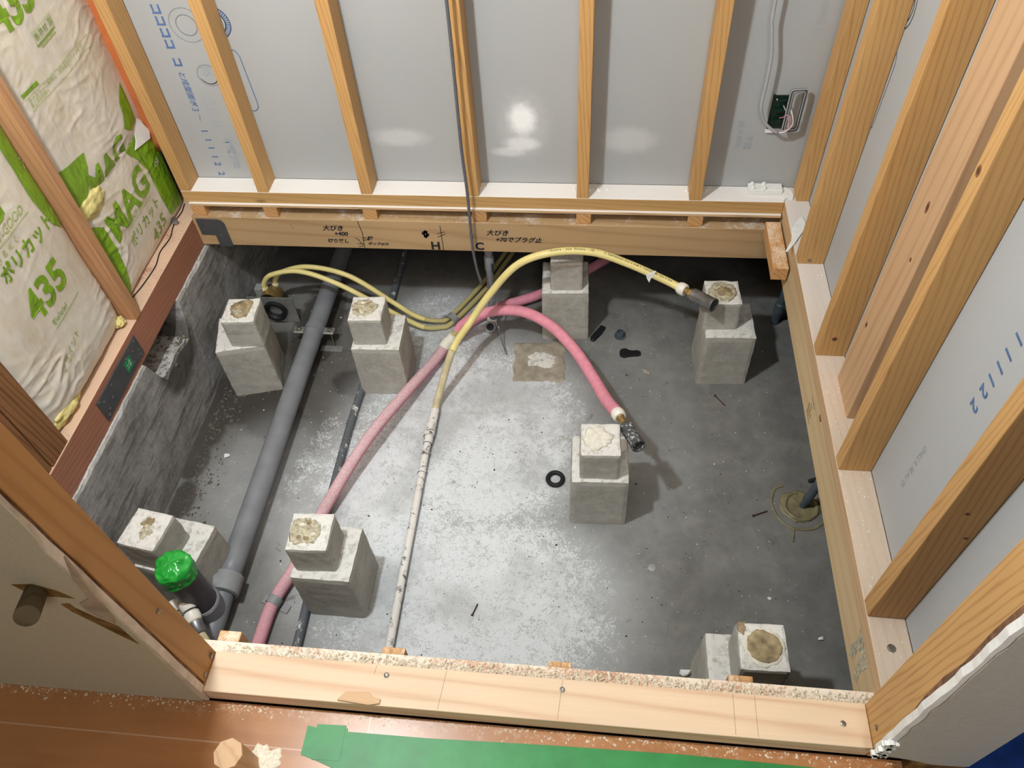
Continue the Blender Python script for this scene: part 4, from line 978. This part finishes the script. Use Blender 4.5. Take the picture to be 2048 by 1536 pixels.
# white push fittings by the stub
wf = root('push_fitting', (.018, -1.085, -.41), 'white double collared push fitting with clear end, below the green taped stub', 'plumbing fitting')
d = Vector((.55, -.70, -.30)).normalized(); p = Vector((.0190, -1.0700, -.3850))
lathe('white_collar', p-d*.016, d, [(0, 0), (.001, .012), (.008, .0185), (.020, .0190), (.028, .0160), (.028, 0)], M['white_pl'], wf, 28)
lathe('white_collar', p+d*.016, d, [(0, .014), (.004, .0185), (.018, .0190), (.026, .0165), (.026, 0)], M['white_pl'], wf, 28)
lathe('clear_end', p+d*.040, d, [(0, .0155), (.004, .0165), (.030, .0150), (.034, .0120), (.034, 0)], M['steel'], wf, 24)
lathe('cream_ring', p+d*.0395, d, [(0, .0150), (.001, .0172), (.004, .0172), (.005, .0150)], M['residue'], wf, 28)
tube('hose_tail', [p+d*.07, p+d*.10+Vector((0, 0, -.02)), p+d*.13+Vector((.01, -.03, -.06)), p+d*.14+Vector((.02, -.10, -.11))], .010, M['yellow_w'], wf, seg=14)
w2f = root('push_fitting', (-.042, -1.058, -.40), 'single white push fitting half hidden by the left jamb stud', 'plumbing fitting')
lathe('white_collar', Vector((-.036, -1.052, -.408)), d, [(0, 0), (.001, .012), (.008, .0175), (.024, .0180), (.030, .0150), (.030, 0)], M['white_pl'], w2f, 28)
tube('hose_tail', [(-.022, -1.072, -.417), (-.010, -1.10, -.44), (.0, -1.16, -.51), (.0, -1.3, -.535)], .010, M['yellow_w'], w2f, seg=14)

# ------------------------------------------------------------------ cables
BK = [(.5895, -.030, 1.2), (.5930, -.030, .85), (.5930, -.030, .552), (.592, -.030, .437), (.590, -.030, .311), (.588, -.030, .169), (.590, -.030, .044), (.589, -.032, -.058), (.5885, -.034, -.168), (.594, -.032, -.246), (.6025, -.030, -.303)]
BK = [(x, y, z) for x, y, z in BK]
tag(tube('hanging_cable', [(.5895, -.03, 2.3)]+BK, .0042, M['wire_d'], step=.012, seg=12), 'dark grey cable hanging in front of the back wall with a loose end', 'cable')
tag(tube('loose_wire', [(.628, .02, -.40), (.632, .0, -.440), (.640, -.028, -.48), (.655, -.065, -.520), (.672, -.100, -.5435)], .0021, M['wire_d'], step=.008, seg=10), 'thin dark wire dropping from behind the pink arch to the slab', 'cable')
EB = root('outlet_box', (1.40, .07, .22), 'dark green electric box recessed in the back wall board', 'electric box')
prism('recess', [(1.366, .272), (1.402, .272), (1.402, .182), (1.366, .182)], .0640, .0678, M['pcb'], EB, to3=lambda a, b, c: (a, c, b))
prism('black_rim', [(1.3635, .2745), (1.3665, .2745), (1.3665, .180), (1.3635, .180)], .0645, .0676, M['black'], EB, to3=lambda a, b, c: (a, c, b))
for z, h in ((.262, .006), (.235, .010), (.205, .010)): box('terminal', 1.374, 1.396, .056, .064, z-h/2, z+h/2, M['pcb'], EB, .001)
box('label_tab', 1.372, 1.386, .0625, .0642, .260, .264, M['wire_w'], EB, .0002)
box('torn_board_bit', 1.362, 1.384, .060, .0675, .170, .178, M['torn'], EB, .001)
fr = root('mounting_frame', (1.417, .045, .243), 'grey rounded metal mounting frame hanging loose beside the electric box', 'metal frame')
def rrect(w_, h_, r_, n=6):
    out = []
    for cx, cz, a0 in ((w_/2-r_, h_/2-r_, 0), (-w_/2+r_, h_/2-r_, 90), (-w_/2+r_, -h_/2+r_, 180), (w_/2-r_, -h_/2+r_, 270)):
        for k in range(n+1): a = math.radians(a0+90*k/n); out.append((cx+r_*math.cos(a), cz+r_*math.sin(a)))
    return out
def ringplate(name, o1, o2, y0, y1, mat, par, rot):
    bm = bmesh.new(); n = len(o1); L = [[bm.verts.new((x, y, z)) for x, z in o] for o, y in ((o1, y0), (o2, y0), (o2, y1), (o1, y1))]
    for a in range(4):
        A, B = L[a], L[(a+1) % 4]
        for k in range(n): bm.faces.new((A[k], A[(k+1) % n], B[(k+1) % n], B[k]))
    return mk(name, bm, mat, par, rot=rot)
rot = (0, 0, math.radians(6))
ringplate('frame', rrect(.044, .118, .009), rrect(.022, .096, .004), -.001, .001, M['graymetal'], fr, rot)
ringplate('raised_rim', rrect(.044, .118, .009), rrect(.040, .114, .007), -.004, .0, M['wire_g'], fr, rot)
ringplate('inner_rim', rrect(.031, .105, .006), rrect(.028, .102, .005), -.004, .0, M['wire_g'], fr, rot)
CG = [(1.311, .03, 2.3), (1.311, .03, .9), (1.314, .035, .517), (1.320, .035, .450), (1.331, .035, .391), (1.333, .035, .323), (1.333, .035, .257), (1.350, .035, .216), (1.377, .035, .192), (1.388, .035, .1885)]
cb = root('grey_cable', (1.34, .035, .3), 'grey sheathed cable looping down to the electric box', 'cable')
tube('sheath', CG, .0040, M['wire_g'], cb, seg=12, step=.01)
tube('pink_wire', [(1.386, .035, .1885), (1.402, .032, .193), (1.412, .030, .215), (1.408, .030, .232), (1.400, .035, .236), (1.394, .045, .225), (1.388, .060, .213)], .0013, M['wire_p'], cb, seg=8, step=.004)
tube('white_wire', [(1.386, .034, .1875), (1.404, .030, .194), (1.416, .028, .215), (1.412, .032, .236), (1.406, .050, .247), (1.400, .064, .252)], .0013, M['wire_w'], cb, seg=8, step=.004)
tube('grey_wire', [(1.386, .036, .1880), (1.406, .034, .198), (1.408, .034, .215), (1.400, .045, .235), (1.392, .063, .246)], .0013, M['wire_g'], cb, seg=8, step=.004)
# plaster coated hinge scrap on the back plate
sc = root('plaster_scrap', (1.39, .045, 0), 'white plaster crusted plate with four lumps on the back sole plate', 'scrap')
box('slab', 1.347, 1.436, .030, .062, .0005, .016, M['torn'], sc, .002)
for x, y in ((1.358, .038), (1.388, .036), (1.358, .055), (1.388, .056)): blobmesh('lump', (x, y, .0155), .007, .006, .007, M['torn'], sc, int(x*999))
prism('torn_flap', [(1.436, .004), (1.448, .012), (1.462, .010), (1.466, .028), (1.462, .05), (1.446, .060), (1.438, .058)], .0004, .006, M['torn'], sc, bev=.001)
# torn white sliver hanging off the right plate
o = prism('plaster_sliver', [(1.4765, -.060), (1.4660, -.072), (1.4560, -.088), (1.4440, -.112), (1.4400, -.138), (1.4360, -.160), (1.4170, -.2010), (1.4215, -.2030), (1.4420, -.172), (1.4600, -.140), (1.4780, -.108), (1.4800, -.085)], .003, .0045, M['torn'])
tag(o, 'pointed white torn sliver hanging over the edge of the right sole plate', 'scrap')

# ------------------------------------------------------------------ insulation bags
def bagfn(y0, y1, z0, z1, x0, amp, seed, wr=.004):
    def f(y, z):
        u = max(0, min(1, (y-y0)/(y1-y0))); v = max(0, min(1, (z-z0)/(z1-z0)))
        pu = (1-(2*u-1)**4)**.5 if 0 < u < 1 else 0
        d = (z-z0); dv = min(1, max(0, d)/.09); dt = min(1, max(0, z1-z)/.09); pv = math.sqrt(max(0, 1-(1-dv)**2))*math.sqrt(max(0, 1-(1-dt)**2))
        wy = y+.05*noise.noise(Vector((y*5, z*5, seed+3))); wz = z+.04*noise.noise(Vector((y*6, z*4, seed+8)))
        n1 = noise.noise(Vector((y*9+seed, z*4.5, seed)))*wr*1.5
        r1 = 1-abs(noise.noise(Vector((wy*9, wz*30, seed)))*2); r2 = 1-abs(noise.noise(Vector((wy*30+7, wz*70, seed+1)))*2)
        zone = max(0, min(1, .5+1.8*noise.noise(Vector((y*5, z*5, seed+20)))))
        n2 = (max(0, r1)**3*.0034+max(0, r2)**2*.0016)*(.10+1.1*zone); n3 = 0
        return x0+amp*pu*pv+(n1+n2+n3)*(.3+.7*pu*pv)
    return f
def bag(name, y0, y1, z0, z1, x0, amp, seed, label, edge=None, dy=.0042):
    r = root(name, (x0, (y0+y1)/2, max(z0, -.094)), label, 'insulation bag', 'glass wool insulation bags in the left wall')
    f = bagfn(y0, y1, z0, z1, x0, amp, seed); ny, nz = int((y1-y0)/dy), int((min(z1, 1.3)-z0)/dy)
    bm = bmesh.new(); V = []
    for i in range(ny+1):
        row = []
        for j in range(nz+1):
            y = y0+(y1-y0)*i/ny; zb = z0+(edge(y) if edge else 0); z = zb+(min(z1, 1.3)-zb)*j/nz
            row.append(bm.verts.new(Vector((f(y, z), y, z))-r.location))
        V.append(row)
    for i in range(ny):
        for j in range(nz): bm.faces.new((V[i][j], V[i+1][j], V[i+1][j+1], V[i][j+1]))
    # back of the bag
    bnd = [V[i][0] for i in range(ny+1)]+[V[ny][j] for j in range(1, nz+1)]+[V[i][nz] for i in range(ny-1, -1, -1)]+[V[0][j] for j in range(nz-1, 0, -1)]
    bk = [bm.verts.new(Vector((-.405 if z0 < .1 else -.335, v.co.y+r.location.y, v.co.z+r.location.z))-r.location) for v in bnd]
    for k in range(len(bnd)): bm.faces.new((bnd[k], bnd[(k+1) % len(bnd)], bk[(k+1) % len(bnd)], bk[k]))
    mk('plastic_cover', bm, M['bag'], r, smooth=True); return r, f
def project(bm, f, par, off, step=.0045, mat=None, name='printed_mark'):
    """bm in (y,z,0): cut on a grid, then lay on the bag surface"""
    ys = [v.co.x for v in bm.verts]; zs = [v.co.y for v in bm.verts]
    for lo, hi, no in ((min(ys), max(ys), (1, 0, 0)), (min(zs), max(zs), (0, 1, 0))):
        k = math.ceil(lo/step)
        while k*step < hi:
            co_ = Vector(no)*k*step
            bmesh.ops.bisect_plane(bm, geom=bm.verts[:]+bm.edges[:]+bm.faces[:], plane_co=co_, plane_no=no); k += 1
    for v in bm.verts: v.co = Vector((f(v.co.x, v.co.y)+off, v.co.x, v.co.y))-par.location
    o = mk(name, bm, mat or M['green'], par, smooth=True)
    return o
def ptext(par, f, body, size, y, z, mat='green', shear=0, bold=0, space=1, off=.0016, yr=0):
    bm = textmesh(body, size, shear=shear, bold=bold, space=space)
    c, s = math.cos(yr), math.sin(yr)
    for v in bm.verts: a, b = v.co.x, v.co.y; v.co = Vector((y+a*c-b*s, z+a*s+b*c, 0))
    bmesh.ops.triangulate(bm, faces=bm.faces[:]); project(bm, f, par, off, mat=M[mat], name='printed_text')
def ppoly(par, f, poly, mat='green', off=.0013, name='green_patch'):
    bm = bmesh.new(); bm.faces.new([bm.verts.new((a, b, 0)) for a, b in poly]); bmesh.ops.triangulate(bm, faces=bm.faces[:]); project(bm, f, par, off, mat=M[mat], name=name)
def pline(par, f, pts, w_, mat='green'):
    bm = bmesh.new()
    for a, b in zip(pts, pts[1:]):
        a, b = Vector(a), Vector(b); d = (b-a).normalized(); n = Vector((-d.y, d.x))*w_/2
        bm.faces.new([bm.verts.new((*q_, 0)) for q_ in (a+n, a-n, b-n, b+n)])
    project(bm, f, par, .0016, mat=M[mat], name='printed_line')
# bag B (lower, back bay)
B, fB = bag('insulation_bag', -.395, .0675, -.093, .235, -.312, .020, 4.2, 'crumpled insulation bag low in the far left bay, printed with a green brand and borders', edge=lambda y: .006*noise.noise(Vector((y*20, 0, 1))))
ptext(B, fB, 'MAG', .108, -.298, .055, bold=.0035, yr=.06)
ptext(B, fB, 'JOINT-GOOD', .020, -.225, .050, 'green_l', shear=.3, yr=.06)
pline(B, fB, [(-.235, .044), (-.075, .052)], .0016, 'green_l')
ptext(B, fB, 'ポリカット', .038, -.250, .000, yr=.03)
ptext(B, fB, '435', .060, -.15, -.070, yr=.1)
ppoly(B, fB, [(-.100, .196), (-.017, .200), (.040, .190), (.050, .098), (.045, .050), (.055, -.026), (.062, -.084), (.010, -.070), (-.030, -.064), (-.045, -.009), (-.047, .104), (-.066, .149)])
ppoly(B, fB, [(-.310, .120), (-.335, .140), (-.36, .152), (-.385, .152), (-.385, .02), (-.385, -.085), (-.334, -.085), (-.322, -.03), (-.312, .04)])
ptext(B, fB, 'ISI', .030, -.012, .085, 'bag', off=.003)
# bag A (upper, back bay)
A_, fA = bag('insulation_bag', -.398, .0670, .178, 1.6, -.316, .030, 9.1, 'smooth insulation bag high in the far left bay, green 435 near the top', edge=lambda y: .012*noise.noise(Vector((y*8, 0, 7)))-(.03 if y < -.3 else 0)*min(1, (-.3-y)/.05))
ptext(A_, fA, 'MAG', .090, -.285, .184, bold=.003, yr=.02)
ppoly(A_, fA, [(-.385, .318), (-.311, .305), (-.245, .295), (-.260, .261), (-.294, .215), (-.320, .190), (-.385, .175)])
ppoly(A_, fA, [(.012, .330), (-.036, .300), (-.044, .270), (-.070, .246), (-.036, .220), (.001, .225), (.012, .291)])
ptext(A_, fA, '435', .112, -.305, .604, bold=.003, space=.95)
ptext(A_, fA, '断熱材 厚', .019, -.213, .551, 'green', shear=0, space=1.15)
pline(A_, fA, [(-.217, .572), (-.128, .572), (-.128, .546), (-.217, .546), (-.217, .572)], .0010, 'green_l'); pline(A_, fA, [(-.220, .543), (-.128, .543)], .0028)
pline(A_, fA, [(-.205, .536), (-.135, .536)], .004, 'green_l')
pline(A_, fA, [(-.330, .480), (-.037, .480)], .0012, 'green_l'); pline(A_, fA, [(-.325, .452), (-.036, .455)], .0012, 'green_l'); pline(A_, fA, [(-.332, .4895), (-.27, .4895)], .008, 'green')
ptext(A_, fA, 'グラスウール断熱材・住宅用防湿フィルム付', .0125, -.322, .467, 'green_l'); ptext(A_, fA, '施工面を内側へ', .0105, -.322, .457, 'green_l')
# bag C (near bay)
C_, fC = bag('insulation_bag', -.812, -.4275, -.093, 1.6, -.300, .034, 15.3, 'big wrinkled insulation bag in the near left bay, 435 in large green digits')
ptext(C_, fC, '435', .100, -.675, .148, bold=.003)
ptext(C_, fC, 'ポリカット', .042, -.680, .270, bold=.001)
ptext(C_, fC, 'MAG', .105, -.800, .372, bold=.0035)
ptext(C_, fC, 'JOINT-GOOD', .026, -.690, .344, 'green_l', shear=.3); pline(C_, fC, [(-.70, .336), (-.52, .336)], .0016, 'green_l')
ptext(C_, fC, 'すきまなく', .018, -.690, .312, 'green_l', space=1.5)
ptext(C_, fC, 'Elelelel', .020, -.638, .106, 'green', space=1.1); pline(C_, fC, [(-.640, .098), (-.522, .102)], .0014)
ptext(C_, fC, 'ジョイント', .022, -.70, .010, 'green_l', space=1.1, yr=.25)
ppoly(C_, fC, [(-.431, .66), (-.490, .52), (-.488, .42), (-.492, .345), (-.478, .268), (-.450, .235), (-.431, .24)])
ptext(C_, fC, 'ス', .034, -.457, .395, 'bag', off=.003)
# peeled white liner flap and exposed glass wool
def wool(c, rx, ry, rz_, seed, lab):
    bm = bmesh.new(); bmesh.ops.create_icosphere(bm, subdivisions=5, radius=1)
    for v in bm.verts:
        n = v.co.normalized(); k = 1+.30*noise.noise(n*2.2+Vector((seed, 0, 0)))+.05*noise.noise(n*7+Vector((seed, 0, 0)))+.02*noise.noise(n*22)
        v.co = Vector((n.x*rx*k, n.y*ry*k, n.z*rz_*k))
    o = mk('glass_wool', bm, M['wool'], loc=c, smooth=True); return tag(o, lab, 'glass wool')
wool((-.297, -.300, .186), .012, .060, .026, 2, 'yellow glass wool tuft bulging between the upper and lower bags')
wool((-.290, -.740, -.068), .020, .060, .026, 5, 'yellow glass wool spilling from the bottom of the near bag')
wool((-.280, -.450, -.078), .012, .016, .014, 8, 'tiny green yellow wool tuft at the foot of the left stud')
fl_ = tag(prism('liner_flap', [(-.06, .176), (-.035, .190), (.0, .235), (.018, .225), (.035, .175), (.02, .16)], -.292, -.2905, M['torn'], to3=lambda a, b, c: (c-(b-.19)*.15, a, b)), 'white liner flap folded out at the corner between the two far bags', 'plastic flap')
osh = root('orange_sheet', (-.28, .05, .14), 'glossy orange plastic sheet in the gap beside the leftmost back stud', 'plastic sheet')
bm = bmesh.new(); V = []
for i in range(40):
    z = .11+1.2*i/39; row = []
    for j in range(9):
        t = j/8; row.append(bm.verts.new(Vector((-.352+.089*t+.006*noise.noise(Vector((t*3, z*7, 0))), .046+.030*math.sin(t*3.0)*0-.018*t+.006*noise.noise(Vector((t*4, z*5, 4))), z))-osh.location))
    V.append(row)
for a, b in zip(V, V[1:]):
    for k in range(8): bm.faces.new((a[k], a[k+1], b[k+1], b[k]))
o = mk('sheet', bm, M['orange'], osh, smooth=True); sm = o.modifiers.new('thick', 'SOLIDIFY'); sm.thickness = .0015
# anchor bolt and black string on the left sill
an = root('anchor_bolt', (-.296, -.03, -.094), 'small steel anchor bolt on the left sill beside the insulation', 'bolt')
lathe('shaft', (-.304, -.018, -.088), (.55, -.75, .2), [(0, 0), (0, .0065), (.018, .0065), (.018, .008), (.026, .008), (.026, 0)], M['steel'], an, 16)
tag(tube('black_string', [(-.302, .06, -.092), (-.296, .02, -.0925), (-.300, -.02, -.0925), (-.294, -.06, -.0925), (-.286, -.10, -.0925), (-.292, -.16, -.0925), (-.282, -.22, -.0925), (-.288, -.30, -.0925), (-.300, -.36, -.0925)], .0016, M['black'], seg=8), 'thin black string lying along the left sill at the foot of the bag', 'string')

# ------------------------------------------------------------------ hall floor things
t_ = prism('floor_tape', [(.492, -1.3985), (.515, -1.402), (.530, -1.397), (.562, -1.398), (.562, -1.403), (.700, -1.402), (.904, -1.396), (1.130, -1.392), (1.322, -1.394), (1.40, -1.40), (1.45, -1.52), (.60, -1.52), (.545, -1.49), (.547, -1.460), (.520, -1.452), (.509, -1.449), (.492, -1.445)], -.0418, -.0408, M['tape'])
tag(t_, 'wide green cloth tape stuck along the orange laminate floor', 'tape')
tag(prism('floor_tape', [(.508, -1.3955), (.558, -1.3935), (.560, -1.449), (.512, -1.451)], -.0407, -.0402, M['tape']), 'short green tape end folded across the left tip of the floor tape', 'tape')
dw = root('cut_pole', (.4058, -1.4719, -.042), 'sawn off round wooden pole sticking out of the laminate floor', 'wooden pole')
lathe('pole', (.4058, -1.4730, -.042), (0, 0, 1), [(0, .0240), (.088, .0240), (.090, .0232), (.090, 0)], M['pale_z'], dw, 8, smooth=False)
tag(blobmesh('sawdust_heap', (.430, -1.462, -.042), .036, .030, .004, M['sawdust'], None, 6, amp=.5), 'sawdust heaped around the sawn off pole', 'sawdust')['kind'] = 'stuff'
pg = root('wall_peg', (.2, -1.38, .36), 'dark round wooden peg sticking out of the beige wall', 'wooden peg')
pd0 = Vector((0.2281, -1.374, 0.3958)); pd1 = Vector((0.2598, -1.425, 0.4316))
lathe('peg', pd0+Vector((0, .004, 0)), pd1-pd0, [(0, .0140), (.02, .0145), ((pd1-pd0).length, .0150), ((pd1-pd0).length+.001, 0)], M['old_peg'], pg, 20)
prism('broken_hole_rim', [(pd0.x-.024, pd0.z+.018), (pd0.x+.01, pd0.z+.024), (pd0.x+.034, pd0.z+.008), (pd0.x+.048, pd0.z-.014), (pd0.x+.022, pd0.z-.012), (pd0.x-.012, pd0.z-.016)], -1.3752, -1.3738, M['glue'], pg, to3=lambda a, b, c: (a, c, b))
# blue tarp
bm = grid_plane(1.50, 2.7, -2.2, -.7, 70, 80, lambda x, y: -.040+.012*abs(noise.noise(Vector((x*6, y*6, 0))))+.006*noise.noise(Vector((x*17, y*17, 2))))
tp = mk('blue_tarp', bm, M['tarp'], smooth=True); tag(tp, 'crumpled blue plastic tarp spread on the floor at the right', 'tarp')
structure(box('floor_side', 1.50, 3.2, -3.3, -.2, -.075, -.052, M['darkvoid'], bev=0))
tag(tube('tarp_cord', [(1.465, -1.405, -.036), (1.49, -1.398, -.030), (1.52, -1.400, -.026), (1.56, -1.405, -.03)], .0022, M['tarp'], seg=8), 'frayed blue cord lying from the tarp towards the opening', 'cord')

# ------------------------------------------------------------------ small things on the slab
gr_ = tag(mk('rubber_ring', (lambda b: (addtube(b, [Vector((.021*math.cos(a), .021*math.sin(a), 0)) for a in [2*math.pi*k/40 for k in range(41)]], .0065, 12), b)[1])(bmesh.new()), M['black'], loc=(.858, -.561, ZF+.0065), smooth=True), 'black rubber ring lying on the dusty slab left of the middle block', 'rubber ring')
tag(prism('rubber_strap', [(-.034, .004), (-.028, .016), (-.014, .020), (-.004, .010), (.010, .008), (.022, .014), (.033, .008), (.034, -.006), (.022, -.012), (.006, -.010), (-.006, -.016), (-.020, -.020), (-.032, -.014)], 0, .007, M['black'], bev=.0015), 'torn black rubber strap on the slab between the back blocks', 'rubber strap')
bpy.data.objects['rubber_strap'].location = (1.0674, -.072, ZF)
cp_ = tag(lathe('bung', (1.0349, .005, ZF), (0, 0, 1), [(0, .019), (.003, .019), (.003, .014), (.020, .012), (.020, .009), (.012, .009), (.012, 0)], M['pvc_blue']), 'small grey rubber bung on the slab behind the black strap', 'bung')
tag(prism('rubber_pad', [(.938, -.012), (.972, .044), (.988, .036), (.975, .008), (.952, -.026), (.94, -.024)], ZF, ZF+.010, M['black'], bev=.002), 'black rubber pad against the foot of the back middle block', 'rubber pad')
def nail(p, ang, L, lab, mat='rust', r=.0016):
    d = Vector((math.cos(ang), math.sin(ang), 0)); q = Vector((p[0], p[1], ZF+.0035))
    o = lathe('nail', q-d*L/2, d, [(0, 0), (0, r*2.4), (.0015, r*2.4), (.0015, r), (L*.92, r), (L, .0002)], M[mat], None, 10); return tag(o, lab, 'nail', 'nails and screws on the slab')
nail((1.4167, -.6328), .42, .045, 'dark nail on the slab left of the caulk ring')
nail((1.3374, -.250), -.95, .05, 'dark screw on the slab in front of the back right block')
nail((.0258, -.7778), .45, .05, 'long pale screw on the slab beside the big drain pipe', 'bolt')
nail((.038, -.800), 1.1, .028, 'short rusty nail beside the long pale screw')
nail((.6788, -.9605), 1.25, .035, 'bent rusty nail on the dusty slab near the front edge')
nail((1.42, -1.22), 1.0, .016, 'tiny dark screw near the front right block')
tag(lathe('washer', (1.1249, -.8126, ZF), (0, 0, 1), [(0, .010), (.0018, .010), (.0022, .0045), (.0004, .004), (.0004, 0)], M['zinc'], None, 24), 'small silver washer on the slab in front of the middle block', 'washer')
def chip(p, s, seed, mat, lab, h=.012, name='stone_chip'):
    bm = bmesh.new(); rg = random.Random(seed)
    for _ in range(12): bm.verts.new((rg.uniform(-s, s), rg.uniform(-s, s)*.7, rg.uniform(0, h)))
    bmesh.ops.convex_hull(bm, input=bm.verts[:])
    for v in [v for v in bm.verts if not v.link_faces]: bm.verts.remove(v)
    o = mk(name, bm, M[mat], loc=(p[0], p[1], ZF+.0005)); return tag(o, lab, 'chip', 'chips lying on the slab')
chip((1.1187, -.1469), .017, 1, 'stone', 'flat pale stone chip between the back right block and the pink hose')
chip((1.1965, -1.083), .014, 2, 'torn', 'white tile chip leaning at the nearest front right block', .022)
chip((-.1196, -.542), .013, 3, 'torn', 'white plastic offcut left of the drain pipe', .005)
chip((1.5242, -.9691), .008, 4, 'torn', 'white plaster crumb by the right beam near the front', .006)
chip((1.414, -.8762), .006, 5, 'torn', 'small white plaster crumb right of the washer', .005)
chip((-.151, -.268), .012, 6, 'torn', 'white lump of plaster beside the back left block', .010)
chip((-.130, -.280), .010, 7, 'torn', 'second white plaster lump touching the back left block', .010)
chip((.474, -1.075), .006, 8, 'sawdust', 'small wood offcut on the slab by the front edge', .006)
# grit, crumbs, sawdust: uncountable
def scatter(name, n, fpos, smin, smax, mat, label, cat, seed, flat=.5, long=1):
    rg = random.Random(seed); bm = bmesh.new()
    for _ in range(n):
        p = fpos(rg)
        if p is None: continue
        s = rg.uniform(smin, smax)*(1 if rg.random() < .9 else 1.7); a = rg.uniform(0, 6.28); vs = []
        L = long*rg.uniform(.6, 1.3)
        for dx, dy in ((-.5, -.4), (.5, -.3), (.4, .5), (-.3, .4)):
            x, y = dx*s*L, dy*s; vs.append(bm.verts.new(Vector(p)+Vector((x*math.cos(a)-y*math.sin(a), x*math.sin(a)+y*math.cos(a), 0))))
        t = bm.verts.new(Vector(p)+Vector((0, 0, s*flat)))
        for k in range(4): bm.faces.new((vs[k], vs[(k+1) % 4], t))
        bm.faces.new(vs[::-1])
    o = mk(name, bm, M[mat]); tag(o, label, cat); o['kind'] = 'stuff'; return o
scatter('plaster_grit', 900, lambda r: (r.uniform(-.2, 1.5), r.uniform(-1.25, .2), ZF+.0002), .0012, .0034, 'crumb', 'white plaster grit scattered over the concrete slab', 'grit', 1)
scatter('dirt_crumbs', 420, lambda r: (r.uniform(-.22, 1.5), r.uniform(-1.25, .2), ZF+.0002), .0015, .004, 'rust', 'dark dirt crumbs scattered over the concrete slab', 'dirt', 2)
scatter('rubble', 420, lambda r: (-.215+abs(r.gauss(0, .045)), r.uniform(-.85, -.20), ZF+.0002), .002, .008, 'rubblemat', 'crumbled mortar rubble along the foot of the left foundation wall', 'rubble', 3, .6)
scatter('notch_rubble', 200, lambda r: (r.uniform(-.32, -.245), r.uniform(-.47, -.28), -.318+.02*r.random()), .004, .012, 'rubblemat', 'rubble lying in the broken notch of the left foundation wall', 'rubble', 9, .6)
scatter('sawdust', 2600, lambda r: (r.uniform(.31, 1.44), r.triangular(-1.2990, -1.268, -1.2990), -.0403+.004*r.random()*r.random()), .0018, .0048, 'sawdust', 'cream sawdust heaped on the strip behind the threshold board', 'sawdust', 4, .5, 1.5)
scatter('sawdust_hall', 500, lambda r: (r.uniform(-.1, 1.45), -1.374-abs(r.gauss(0, .008)), -.0419), .001, .003, 'sawdust', 'sawdust scattered on the laminate along the threshold', 'sawdust', 5, .5, 1.5)
scatter('plate_crumbs', 260, lambda r: (r.uniform(1.443, 1.503), r.uniform(-1.28, -.0), .0002), .0014, .0036, 'crumb', 'white crumbs on top of the right sole plate', 'grit', 6)
scatter('plate_fluff', 160, lambda r: (r.choice([.30, .61, .92, 1.22, 1.44, .0])+r.gauss(0, .025), r.uniform(.035, .064), .0003), .002, .006, 'crumb', 'torn paper fluff at the feet of the back wall studs', 'grit', 8, .8, 2)

# ------------------------------------------------------------------ pieces that belong to a part go one level down
bpy.context.view_layer.update()
def under(piece, part):
    mw = piece.matrix_world.copy(); piece.parent = part; piece.matrix_parent_inverse = part.matrix_world.inverted(); piece.matrix_basis = mw
base_name = lambda o: o.name.split('.')[0]
RULES = {'footing_block': ('column', ('mortar_residue', 'glue_spot', 'adhesive_residue', 'adhesive_spot', 'white_mortar', 'round_glue_mark')),
         'corner_plate': ('plate', ('rivet',)), 'strap_plate': ('plate', ('bolt_head', 'sticker')),
         'outlet_box': ('recess', ('terminal', 'label_tab')), 'mounting_frame': ('frame', ('raised_rim', 'inner_rim')),
         'insulation_bag': ('plastic_cover', ('printed_text', 'printed_line', 'green_patch')), 'yellow_hose': ('pipe', ('printed_text', 'torn_tape_tab')),
         'bath_adapter': ('brass_body', ('port', 'port_screw')), 'floor_fitting': ('socket', ('dark_plug',)), 'mortar_patch': ('mortar_bed', ('grey_centre',)),
         'dusty_pipe': ('pipe_run', ('joint_sleeve',))}
for ob in list(bpy.data.objects):
    if ob.parent is None and base_name(ob) in RULES:
        pn, kids = RULES[base_name(ob)]
        part = next((c for c in ob.children if base_name(c) == pn), None)
        if part:
            for c in list(ob.children):
                if base_name(c) in kids: under(c, part)
